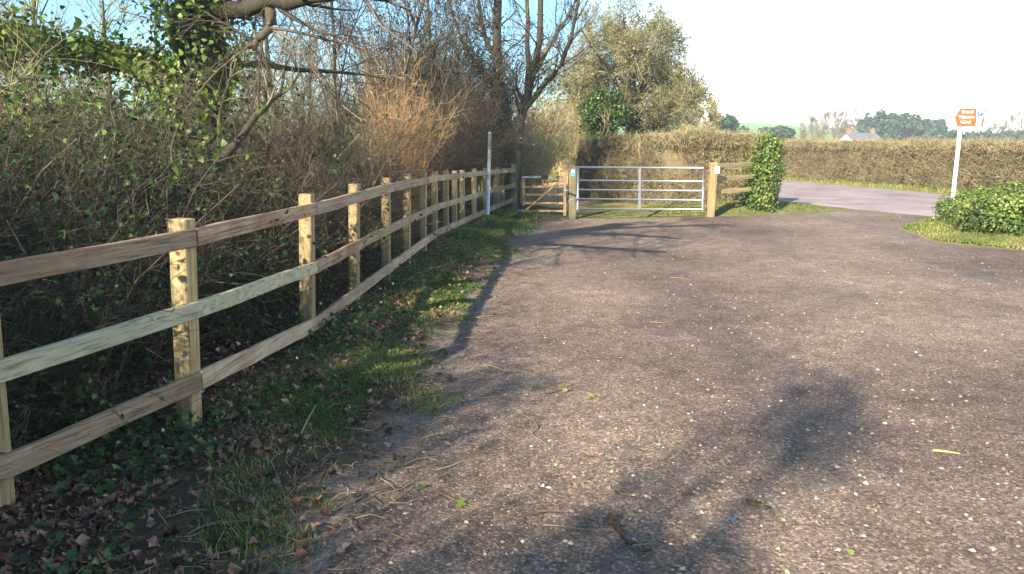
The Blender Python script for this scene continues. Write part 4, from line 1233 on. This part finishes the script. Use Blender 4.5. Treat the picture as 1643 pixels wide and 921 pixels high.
    tint = np.clip(RNG.random(n) * .6 + .25 * cl + .3 * (v > .86), 0, 1)  # top twigs tinted paler: the lit hedge top is painted into the tint
    g = Geo(); g.tubes(np.stack([p0, md, p2], 1), np.stack([np.full(n, tr), np.full(n, tr * .8), np.full(n, tr * .4)], 1) * RNG.uniform(.6, 1.4, (n, 1)), 3, tint)
    g.build('twigs', mat_t, t)
    nl = int(nleaf_per_m * Ltot)
    if nl:
        p, o_, v, side = shell(nl)
        clump = np.sin(p[:, 0] * 2.1) + np.sin(p[:, 1] * 1.7 + 1) + np.sin(p[:, 2] * 3 + p[:, 0]) + RNG.normal(size=nl) * .6
        k = clump > -.2; p, o_ = p[k], o_[k]
        g = Geo(); g.leaves(p + RNG.normal(size=p.shape) * .02, o_ + RNG.normal(size=p.shape) * .6 + np.array([0, 0, .4]), .055 * RNG.uniform(.6, 1.4, len(p)))
        g.build('leaves', mat_l, t)
    return t
h1a, h1b = P(946, 300, 22.3), P(1218, 300, 19.3)
hedge('clipped_hedge', 'clipped brown hedge standing right behind the field gate', [h1a[:2], (h1a[:2] + h1b[:2]) / 2 + np.array([-.1, -.7]), h1b[:2]], [1.63, 1.78, 1.86, 1.78], 1.1, 3400, TW['hedge'], LF['hedge'], 1500, .24, .005)
off = nn * 1.7
HP = [p + off for p in FE[1:]]
hedge('roadside_hedge', 'long clipped brown hedge along the far side of the lane', HP, [1.7, 1.66, 1.62, 1.6, 1.6], 1.3, 1700, TW['hedge'], LF['hedge'], 800, .28, .0065)

def leaf_bush(name, label, mounds, n, lsize, mat, stem_mat, base):
    base = np.asarray(base, float)
    t = thing(name, label, 'bush', tuple(base))
    vol = np.array([m[1][0] * m[1][2] for m in mounds]); pick = RNG.choice(len(mounds), size=n, p=vol / vol.sum())
    c = np.array([m[0] for m in mounds])[pick] - base; r = np.array([m[1] for m in mounds])[pick]
    d = RNG.normal(size=(n, 3)); d /= np.linalg.norm(d, axis=1, keepdims=True)
    lump = 1 + .10 * np.sin(d[:, 0] * 7 + pick) + .10 * np.sin(d[:, 1] * 8 + 2 * pick) + .1 * np.sin(d[:, 2] * 9 + pick)
    pos = c + d * r * (lump * RNG.choice([1, .8, 1.2], n, p=[.58, .32, .1]) * RNG.uniform(.84, 1.05, n))[:, None]
    pos[:, 2] = np.abs(pos[:, 2]) + .0
    g = Geo(); g.leaves(pos, d + RNG.normal(size=(n, 3)) * .55 + np.array([0, 0, .25]), lsize * RNG.uniform(.4, 1.5, n), np.clip(RNG.random(n) * .55 + .22 + .2 * (d[:, 2] > .4) + .22 * np.sin(pos[:, 0] * 6 + pos[:, 2] * 5) * np.sin(pos[:, 1] * 5 + pos[:, 2] * 7 + 1), 0, 1), .8)  # leaves on upper sides tinted paler, painting in light from above
    g.build('leaves', mat, t)
    g = Geo()
    for (mc, mr_) in mounds:
        nst = 30; a = RNG.uniform(0, 6.28, nst)
        p0 = np.stack([np.asarray(mc)[0] - base[0] + .15 * np.cos(a), np.asarray(mc)[1] - base[1] + .15 * np.sin(a), np.zeros(nst)], 1)
        dd = RNG.normal(size=(nst, 3)); dd[:, 2] = np.abs(dd[:, 2]); dd /= np.linalg.norm(dd, axis=1, keepdims=True)
        p2 = np.asarray(mc) - base + dd * np.asarray(mr_) * 1.0; p2[:, 2] = np.maximum(p2[:, 2], .02)
        g.tubes(np.stack([p0, (p0 + p2) / 2 + RNG.normal(size=p0.shape) * .05, p2], 1), np.tile([.012, .008, .003], (nst, 1)), 4)
    g.build('stems', stem_mat, t)
    return t
eb = P(1221, 300, 17.95); bz = 0.10
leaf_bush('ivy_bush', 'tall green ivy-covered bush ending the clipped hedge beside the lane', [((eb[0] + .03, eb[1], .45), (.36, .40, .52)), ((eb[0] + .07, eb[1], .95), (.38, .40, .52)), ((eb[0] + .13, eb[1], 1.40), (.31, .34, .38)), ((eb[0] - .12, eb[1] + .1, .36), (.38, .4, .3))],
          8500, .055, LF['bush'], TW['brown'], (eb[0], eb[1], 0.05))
rbs = [(1552, 15.3, .50, .52), (1578, 14.2, .58, .60), (1600, 13.3, .62, .60), (1640, 12.9, .66, .62), (1690, 12.8, .7, .64), (1640, 14.6, .75, .68), (1750, 12.7, .8, .62), (1535, 16.0, .36, .36), (1700, 14.6, .8, .66), (1615, 15.0, .6, .62), (1580, 15.6, .45, .55)]
mm = []
for (px_, d_, r_, hz) in rbs:
    q = P(px_, 300, d_); mm.append(((q[0], q[1], hz * .55), (r_, r_ * .9, hz * .72)))
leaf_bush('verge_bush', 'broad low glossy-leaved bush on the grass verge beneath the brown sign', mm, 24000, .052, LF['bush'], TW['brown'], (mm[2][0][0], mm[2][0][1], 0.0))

# ------------------------------------------------------------------ distant things
def far_tree(name, label, px_, d_, hz, wpx, kind='pine', group=None, n=1300):
    q = P(px_, 260, d_); b_ = np.array([q[0], q[1], 0.0])
    w = wpx / 1240 * d_ / 2
    t = thing(name, label, 'tree', tuple(b_), group)
    g = Geo(); g.tubes(np.array([[[0, 0, -.2], [0, 0, hz * .5], [0, 0, hz * .9]]]), np.array([[.22, .16, .04]]), 7); g.build('trunk', TW['bark'], t)
    g = Geo()
    k = 22
    cc = RNG.normal(size=(k, 3)) * np.array([w * .42, w * .42, hz * .2]) + np.array([0, 0, hz * .60])
    cc[:, 2] = np.clip(cc[:, 2], hz * .2, hz * .9)
    pk = RNG.integers(k, size=n)
    d = RNG.normal(size=(n, 3)); d /= np.linalg.norm(d, axis=1, keepdims=True)
    pos = cc[pk] + d * (np.array([w * .38, w * .38, hz * .15])) * RNG.uniform(.7, 1.1, (n, 1))
    g.leaves(pos, d + np.array([0, 0, .4]), d_ / 110 * .5 * RNG.uniform(.6, 1.3, n), RNG.random(n))
    g.build('crown', LF['pine'], t)
    return t
def zt(py, d): return P(1000, py, d)[2]
far_tree('evergreen_tree', 'round dark evergreen tree on the skyline left of the green hill', 1168, 105, zt(187, 105), 50, n=2400)
far_tree('evergreen_tree', 'low wide evergreen tree in front of the green hill', 1245, 120, zt(204, 120), 56, n=2200)
GP = 'pines in the dark row behind the house'
for i, (px_, py_, w_) in enumerate(((1388, 182, 34), (1405, 177, 36), (1424, 182, 36), (1442, 184, 36), (1460, 186, 34), (1478, 188, 36), (1495, 192, 30))):
    far_tree('pine_tree', 'dark green pine, %s in the row counted from the house' % ORD[i], px_, 175 + RNG.uniform(-5, 5), zt(py_, 175), w_, group=GP)
GF = 'pale leafless trees on the skyline left of the pines'
for (px_, py_, d_) in ((1285, 205, 170), (1300, 193, 190), (1318, 188, 200), (1335, 190, 195), (1352, 188, 200), (1370, 186, 200), (1310, 206, 165), (1345, 204, 170)):
    q = P(px_, 260, d_); h_ = zt(py_, d_)
    bare_tree('distant_tree', 'pale leafless tree on the skyline left of the dark pines', (q[0], q[1], 0), h_, GF, ('far', 'far'), (30, 220, 1300), .035, .03, .18)
GR = 'bluish leafless trees far beyond the brown sign'
for (px_, py_, d_) in ((1592, 205, 190), (1604, 198, 190), (1618, 187, 185), (1633, 198, 180), (1650, 192, 180), (1580, 209, 200)):
    q = P(px_, 260, d_); h_ = zt(py_, d_)
    bare_tree('distant_tree', 'leafless tree far off to the right of the brown sign', (q[0], q[1], 0), h_, GR, ('far', 'far'), (26, 170, 900), .03, .03, .16)
GL = 'distant field-edge shrubs beneath the pines and sign'
for px_ in range(1500, 1700, 16):
    q = P(px_, 260, 160 + RNG.uniform(-8, 8))
    far_tree('distant_shrub', 'dark distant shrub along the field edge beyond the roadside hedge', px_, 160 + RNG.uniform(-8, 8), zt(211 + RNG.uniform(-2, 3), 160), 24, group=GL, n=400)['category'] = 'shrub'

# house
hq = P(1377, 260, 150); hl = 46 / 1240 * 150; hd = 5.2
hs = thing('house', 'low white house with slate roof and two red brick chimneys', 'house', (hq[0], hq[1], 0), rz=0.12)
ez, rz_ = 1.95, zt(213.5, 150)
M['slate'] = flat_mat('slate_roof', (0.11, 0.12, 0.15), .6); M['brick'] = flat_mat('red_brick', (0.34, 0.13, 0.08), .9)
M['render'] = flat_mat('white_render', (0.72, 0.70, 0.66), .9)
M['glass'] = flat_mat('window_glass', (0.03, 0.035, 0.04), .1)
g = Geo(); a_ = hl / 2
g.flat = True; g.add([[-a_, -hd / 2, 0], [a_, -hd / 2, 0], [a_, hd / 2, 0], [-a_, hd / 2, 0], [-a_, -hd / 2, ez], [a_, -hd / 2, ez], [a_, hd / 2, ez], [-a_, hd / 2, ez], [-a_, 0, rz_ - .1], [a_, 0, rz_ - .1]],
      [[0, 1, 5, 4], [2, 3, 7, 6], [3, 0, 4, 7], [1, 2, 6, 5]]); g.F3.append(np.array([[4, 8, 7], [5, 6, 9]])); g.build('wall', M['render'], hs)
rf = None
for s_ in (-1, 1):
    g = Geo()
    A, Bq = np.array([0, s_ * (hd / 2 + .25), ez - .12]), np.array([0, 0, rz_])
    mid = (A + Bq) / 2; sl = np.linalg.norm(A - Bq); an = math.atan2(rz_ - ez + .12, -s_ * (hd / 2 + .25))
    g.bar(A + np.array([0, 0, .0]), Bq, 0.12, hl + .5, up=(0, 0, 1), bev=.01)
    r_ = g.build('roof_slope', M['slate'], hs); rf = rf or r_
for s_ in (-1, 1):
    g = Geo(); g.box((s_ * (a_ - .35), 0, rz_ + .25), (.6, .7, .9), bev=.02); g.box((s_ * (a_ - .35), 0, rz_ + .72), (.72, .82, .1), bev=.02); c_ = g.build('chimney', M['brick'], hs)
    g = Geo(); g.box((s_ * (a_ - .35), 0, rz_ + .88), (.24, .24, .25), bev=.05); g.build('chimney_pot', M['brick'], c_)
for x_ in (-1.6, 0.2, 1.8):
    g = Geo(); g.box((x_, -hd / 2 - .01, 1.2), (.9, .06, 1.0), bev=.01); w_ = g.build('window', M['white_paint'], hs)
    g = Geo(); g.box((x_, -hd / 2 - .035, 1.2), (.76, .03, .86)); g.build('pane', M['glass'], w_)

# ------------------------------------------------------------------ ground cover
def strip_pts(n, y0, y1, u0, u1, log=True):
    y_ = np.exp(RNG.uniform(math.log(y0), math.log(y1), n)) if log else RNG.uniform(y0, y1, n)
    u_ = RNG.uniform(u0, u1, n)
    ex, fx = edge_x(y_), fence_x(y_)
    x_ = ex + (fx - ex) * u_
    return x_, y_, u_
# dead leaves
x, y, u_ = strip_pts(20000, 2.0, 12, -.12, 1.7)
k = (RNG.random(len(x)) < np.clip(.14 + u_ * .9, 0, 1) * np.clip(.65 + .5 * np.sin(x * 4 + y * 2.2) * np.sin(y * 3.1 + 1), .1, 1))
x, y = x[k], y[k]; n = len(x)
g = Geo(); nr = RNG.normal(size=(n, 3)) * .35 + np.array([0, 0, 1])
g.fans(np.stack([x, y, verge_z(x, y) + .008 + RNG.random(n) * .014], 1), nr, np.clip(.036 * np.exp(RNG.normal(size=n) * .35), .012, .062), [1.25, .7, .95, .62, .85, .62, .95, .7], .34)
tag(g.build('leaf_litter', LF['dead']), 'brown dead leaves littering the ground along the fence', 'leaf litter', kind='stuff')
# grass on the verge, in patches
x, y, u_ = strip_pts(150000, 2.2, 18, -.05, 1.0)
pt_ = np.sin(x * 3.1 + y * 1.3) + np.sin(y * 2.3 - x * 1.1 + 1) + np.sin(x * 7 + y * 5) * .5 + RNG.normal(size=len(x)) * .9
want = np.interp(y, [2, 4, 5.2, 8, 18], [1.2, .45, -.7, -1.5, -1.2]) + np.abs(u_ - .45) * 1.8 + np.clip(np.interp(y, [5, 7], [.24, .42]) - u_, 0, 1) * 6
k = pt_ > want
x, y = x[k], y[k]
g = Geo(); g.blades(np.stack([x, y, verge_z(x, y) - .003], 1), .036, .0017 + .0004 * y, 1.1, np.clip(RNG.random(len(x)) * .85 + .25 * np.sin(x * 2 + y * 3), 0, 1))
gr_ = g.build('grass', LF['grass']); tag(gr_, 'patchy green grass along the shaded verge by the fence', 'grass', kind='stuff')
# low yellow-green moss at the gravel's edge
x, y, u_ = strip_pts(60000, 3.2, 10, -.12, .35)
pt_ = np.sin(x * 6.1 + y * 2.3) + np.sin(y * 5.3 - x * 3.1 + 1) + RNG.normal(size=len(x)) * .35
k = pt_ > .75 + np.abs(u_ - .1) * 3 + np.abs(y - 5.2) * .25
x, y = x[k], y[k]
g = Geo(); g.blades(np.stack([x, y, np.maximum(verge_z(x, y), .005) - .002], 1), .014, .003, .9)
tag(g.build('moss', LF['sungrass']), 'yellow-green moss tufts where the verge meets gravel', 'moss', kind='stuff')
# ivy and bramble leaves creeping under the fence
x, y, u_ = strip_pts(12000, 2.4, 13, .45, 1.9)
pt_ = np.sin(x * 2.7 + y * 1.9) + np.sin(y * 3.1 - x) + RNG.normal(size=len(x)) * .6
k = pt_ > np.interp(u_, [.45, .9, 1.9], [.9, .1, -.3]); x, y = x[k], y[k]; n = len(x)
g = Geo(); g.fans(np.stack([x, y, verge_z(x, y) + RNG.uniform(.01, .13, n)], 1), RNG.normal(size=(n, 3)) * .45 + np.array([.2, -.3, 1]), .038 * RNG.uniform(.5, 1.4, n), [1.25, .66, 1, .6, .85, .6, 1, .66], .14, RNG.beta(1.5, 3, n))
tag(g.build('ground_ivy', LF['ivy']), 'dark green ivy leaves creeping beneath the fence rails', 'ivy', kind='stuff')
x, y, u_ = strip_pts(26, 2.6, 8, .6, 1.25); n = len(x)
g = Geo(); g.fans(np.stack([x, y, verge_z(x, y) + RNG.uniform(.03, .3, n)], 1), RNG.normal(size=(n, 3)) * .6 + np.array([.3, -.6, .8]), .028 * RNG.uniform(.6, 1.3, n), [1.3, .7, .9, .6, .7, .6, .9, .7], .25)
tag(g.build('pale_leaves', LF['pale_leaf']), 'small pale upturned leaves dotted beneath the fence', 'leaves', kind='stuff')
# fine fallen twigs on verge
x, y, u_ = strip_pts(1500, 2.0, 12, -.25, 1.3); n = len(x)
a = RNG.uniform(0, 6.28, n); ln = RNG.uniform(.04, .22, n)
p0 = np.stack([x, y, np.maximum(verge_z(x, y), .006) + .006], 1); dd = np.stack([np.cos(a), np.sin(a), np.zeros(n)], 1)
p1 = p0 + dd * ln[:, None] * .5 + RNG.normal(size=(n, 3)) * .012; p2 = p0 + dd * ln[:, None] + RNG.normal(size=(n, 3)) * .012
for q in (p1, p2): q[:, 2] = np.maximum(verge_z(q[:, 0], q[:, 1]), .006) + RNG.uniform(.003, .02, n)
g = Geo(); g.tubes(np.stack([p0, p1, p2], 1), np.tile([.0028, .0024, .0012], (n, 1)), 4)
tag(g.build('fallen_twigs', TW['hedge']), 'fine fallen twigs and stalks strewn along the verge', 'twigs', kind='stuff')
# straw and chips over the gravel
x, y = scatter_fan(7000, 1.6, 16)
k = (x > edge_x(y)) & in_poly(x, y, cp) & (np.sin(x * 1.1 + 2) + np.sin(y * .8 + x * .5) + RNG.normal(size=len(x)) > .3 + .25 * np.abs(x))
x, y = x[k], y[k]; n = len(x); a = RNG.uniform(0, 6.28, n); ln = RNG.uniform(.012, .06, n)
p0 = np.stack([x, y, np.full(n, .007)], 1); p2 = p0 + np.stack([np.cos(a) * ln, np.sin(a) * ln, RNG.uniform(0, .006, n)], 1)
g = Geo(); g.tubes(np.stack([p0, (p0 + p2) / 2 + RNG.normal(size=p0.shape) * .002, p2], 1), np.tile([.0014, .0016, .001], (n, 1)), 3)
tag(g.build('straw_litter', TW['stalk']), 'tiny straw and bark bits scattered across the gravel', 'litter', kind='stuff')
# bank and verge grass
def turf(name, label, fz, box, n, h, w, lim):
    x_ = RNG.uniform(box[0], box[1], n); y_ = RNG.uniform(box[2], box[3], n); z_ = fz(x_, y_)
    k = z_ > lim; x_, y_, z_ = x_[k], y_[k], z_[k]
    g = Geo(); g.blades(np.stack([x_, y_, z_ - .005], 1), h * (1 + .5 * np.sin(x_ * 3 + y_ * 2)), w, .9, np.clip(RNG.random(len(x_)) * .7 + .2 * np.sin(x_ * 2.3 - y_ * 3) + .15, 0, 1))
    return tag(g.build(name, LF['sungrass']), label, 'grass', kind='stuff')
turf('bank_grass', 'sunlit green grass on the bank below the field gate', bank_z, (1.2, 8.2, 16.0, 20.5), 26000, .05, .006, .03)
turf('verge_grass', 'sunlit yellow-green grass edging the roadside verge', rv_z, (6.8, 14, 9.0, 17.2), 75000, .055, .0055, .0)
n = 22000
s_ = RNG.uniform(0, 1, n); i_ = RNG.integers(1, len(FE) - 1, n)
fe = np.array(FE); patch = None
q = fe[i_] * (1 - s_[:, None]) + fe[np.minimum(i_ + 1, len(fe) - 1)] * s_[:, None] + nn * RNG.uniform(.15, 1.4, (n, 1))
kq = np.sin(q[:, 0] * 2.3 + q[:, 1]) + np.sin(q[:, 1] * 1.9) + RNG.normal(size=n) * .7 > 0
q = q[kq]; n = len(q)
g = Geo(); g.blades(np.concatenate([q, np.zeros((n, 1))], 1), .15 * RNG.uniform(.4, 1.3, n), .008, .9, RNG.beta(2.5, 1.6, n))
tag(g.build('hedge_foot_grass', LF['sungrass']), 'rough grass along the foot of the roadside hedge', 'grass', kind='stuff')

# ------------------------------------------------------------------ single sticks, leaves and scraps on the gravel
def stick(name, label, cat, pix, r, mat, zs=.006, kinks=.004, r1=None):
    pts = np.array([G(*p) for p in pix]); b_ = pts.mean(0); b_[2] = 0
    pts = pts - b_; pts[:, 2] = zs + r * .6 + np.abs(RNG.normal(size=len(pts))) * kinks
    K = max(6, len(pts) * 3)
    p = poly(*pts, K=K); p[0, :, 2] = np.maximum(p[0, :, 2], r * .5 + .004)
    g = Geo(); g.tubes(p, rad(r, r1 or r * .5, K), 6)
    o = g.build(name, mat, None, True); o.location = b_
    return tag(o, label, cat)
stick('stick', 'pale yellow split stick lying alone on the open gravel', 'stick', [(1497, 727), (1520, 729), (1540, 731)], .0085, TW['straw'])
stick('stem', 'long thin tan creeper stem trailing across the gravel', 'stem', [(697, 786), (712, 797), (745, 812), (790, 824), (832, 838), (870, 833)], .0032, TW['russet'])
stick('stem', 'short arched orange twig lying over the long creeper stem', 'stem', [(834, 845), (846, 833), (872, 830), (904, 833)], .0032, TW['russet'], kinks=.02)
stick('stem', 'thin tan stem leading up to the torn root', 'stem', [(872, 845), (905, 848), (940, 854), (985, 852)], .003, TW['stalk'])
stick('stem', 'curled yellow stem beside the ivy sprig', 'stem', [(838, 668), (856, 676), (866, 690), (850, 698), (862, 708), (876, 714)], .004, TW['stalk'])
stick('stem', 'pale wiry stem looping on the sunlit gravel edge', 'stem', [(776, 588), (792, 590), (806, 597), (842, 598)], .0048, TW['stalk'])
stick('stem', 'straight straw stem on the moss at the gravel edge', 'stem', [(668, 605), (690, 606), (714, 610)], .004, TW['stalk'])
stick('stem', 'yellowish forked stem carrying the yellow leaf', 'stem', [(880, 634), (905, 626), (925, 615), (936, 622)], .004, TW['stalk'])
stick('stem', 'tangled yellow stem on the dark gravel by the verge', 'stem', [(626, 860), (650, 868), (682, 874)], .0035, TW['stalk'])
stick('stick', 'slim tan stick leaning out of the litter by the fence', 'stick', [(484, 722), (494, 700), (508, 672)], .006, TW['stalk'], zs=.08)
stick('stick', 'short grey-tan twig lying on gravel near the verge', 'stick', [(700, 757), (722, 752), (745, 742)], .0045, TW['hedge'])
stick('stick', 'little dark twig on the open gravel', 'stick', [(1495, 465), (1508, 466), (1520, 467)], .008, TW['brown'])
stick('chip', 'orange wood chip on the shaded gravel', 'chip', [(1093, 797), (1102, 798), (1112, 797)], .0075, TW['russet'])
stick('chip', 'small orange bark chip on the gravel near the curled stem', 'chip', [(936, 735), (945, 736), (957, 735)], .006, TW['russet'])
stick('chip', 'long straw chip in the middle of the gravel', 'chip', [(1043, 519), (1058, 520), (1078, 519)], .007, TW['stalk'])
stick('chip', 'flat tan chip far across the gravel near the tree shadow', 'chip', [(1075, 447), (1088, 448), (1100, 449)], .009, TW['stalk'])
# flattened mossy bark
q = G(1215, 813); g = Geo(); g.blob((0, 0, .012), (.058, .02, .011), 12, .10); o = g.build('bark_piece', TW['mossbark'], None, True); o.location = q; o.rotation_euler = (0, 0, -.75)
tag(o, 'flat mossy green-brown piece of bark on the shaded gravel', 'bark')
def scrap(name, label, cat, px_, py_, size, mat, pat=(1.2, .6, .9, .5, .8, .5, .9, .6), curl=.25, tint=.6):
    q = G(px_, py_); g = Geo()
    g.fans(np.array([[0, 0, .012]]), np.array([[.1, -.25, 1.0]]), size, list(pat), curl, np.array([tint]))
    o = g.build(name, mat); o.location = q
    return tag(o, label, cat)
IV = (1.2, .7, 1, .65, .8, .65, 1, .7)
scrap('scrap', 'larger crumpled blue scrap on the shaded gravel beside the bark', 'scrap', 1176, 836, .045, M['blue_scrap'])
scrap('scrap', 'tiny blue scrap touching the mossy bark piece', 'scrap', 1232, 826, .022, M['blue_scrap'])
scrap('fallen_leaf', 'green ivy leaf on the long creeper stem', 'leaf', 742, 813, .055, LF['ivy_bright'], IV)
scrap('fallen_leaf', 'dark green ivy leaf on gravel at the verge edge', 'leaf', 676, 785, .045, LF['ivy'], IV)
scrap('fallen_leaf', 'bright yellow leaf on the forked stem', 'leaf', 908, 629, .06, LF['olive'], tint=1.0)
scrap('fallen_leaf', 'green leaf sprig on gravel beside the yellow leaf', 'leaf', 950, 640, .06, LF['ivy_bright'], IV, tint=.9)
scrap('fallen_leaf', 'orange-brown dead leaf at the edge of the grass', 'leaf', 589, 726, .06, LF['dead'], tint=1.0)
scrap('fallen_leaf', 'orange dead leaf on gravel near the dark verge', 'leaf', 717, 715, .05, LF['dead'], tint=.95)
scrap('fallen_leaf', 'small green leaf near the foot of the picture on gravel', 'leaf', 1362, 890, .04, LF['ivy_bright'], IV, tint=.9)
scrap('fallen_leaf', 'bright lime leaf standing in the litter beneath the first bay of rails', 'leaf', 331, 755, .05, LF['ivy_bright'], IV, tint=1.0)
bpy.data.objects['fallen_leaf.006']['label'] = 'small green leaf lying alone on the gravel past the bark piece'
# torn root
q = G(1010, 868)
rt = thing('torn_root', 'torn orange-brown root with splintered ends lying on the gravel', 'root', (q[0], q[1], 0))
g = Geo()
loc = lambda px_, py_, z_: G(px_, py_) * np.array([1, 1, 0]) + np.array([0, 0, z_]) - np.array([q[0], q[1], 0])
g.tubes(poly(loc(978, 842, .045), loc(990, 858, .025), loc(1010, 878, .014), loc(1045, 886, .012), K=14, wob=.006), rad(.012, .005, 14) * RNG.uniform(.6, 1.35, (1, 14)), 7)
g.build('root', TW['russet'], rt)
for (a_, b2) in (((985, 850, .03), (968, 838, .05)), ((990, 855, .025), (1008, 842, .05)), ((1015, 880, .014), (1052, 882, .03)), ((1005, 873, .015), (985, 880, .006)), ((980, 846, .04), (988, 832, .06)), ((1020, 882, .012), (1035, 892, .006))):
    g = Geo(); g.tubes(poly(loc(*a_), loc(*b2), K=4), rad(.0045, .0012, 4), 5); g.build('splinter', TW['hedge'], rt)

# ------------------------------------------------------------------ winter haze
hm = bpy.data.materials.new('winter_haze'); hm.use_nodes = True
t = hm.node_tree; t.nodes.clear()
mo = t.nodes.new('ShaderNodeOutputMaterial'); pv = t.nodes.new('ShaderNodeVolumePrincipled')
pv.inputs['Color'].default_value = (0.93, 0.96, 1.0, 1); pv.inputs['Density'].default_value = 0.0013; pv.inputs['Anisotropy'].default_value = 0.2
t.links.new(pv.outputs[0], mo.inputs['Volume'])
g = Geo(); g.box((0, 0, 5.5), (2 * S + 160, 2 * S + 160, 14.5)); hz_ = g.build('haze', hm); hz_['kind'] = 'stuff'
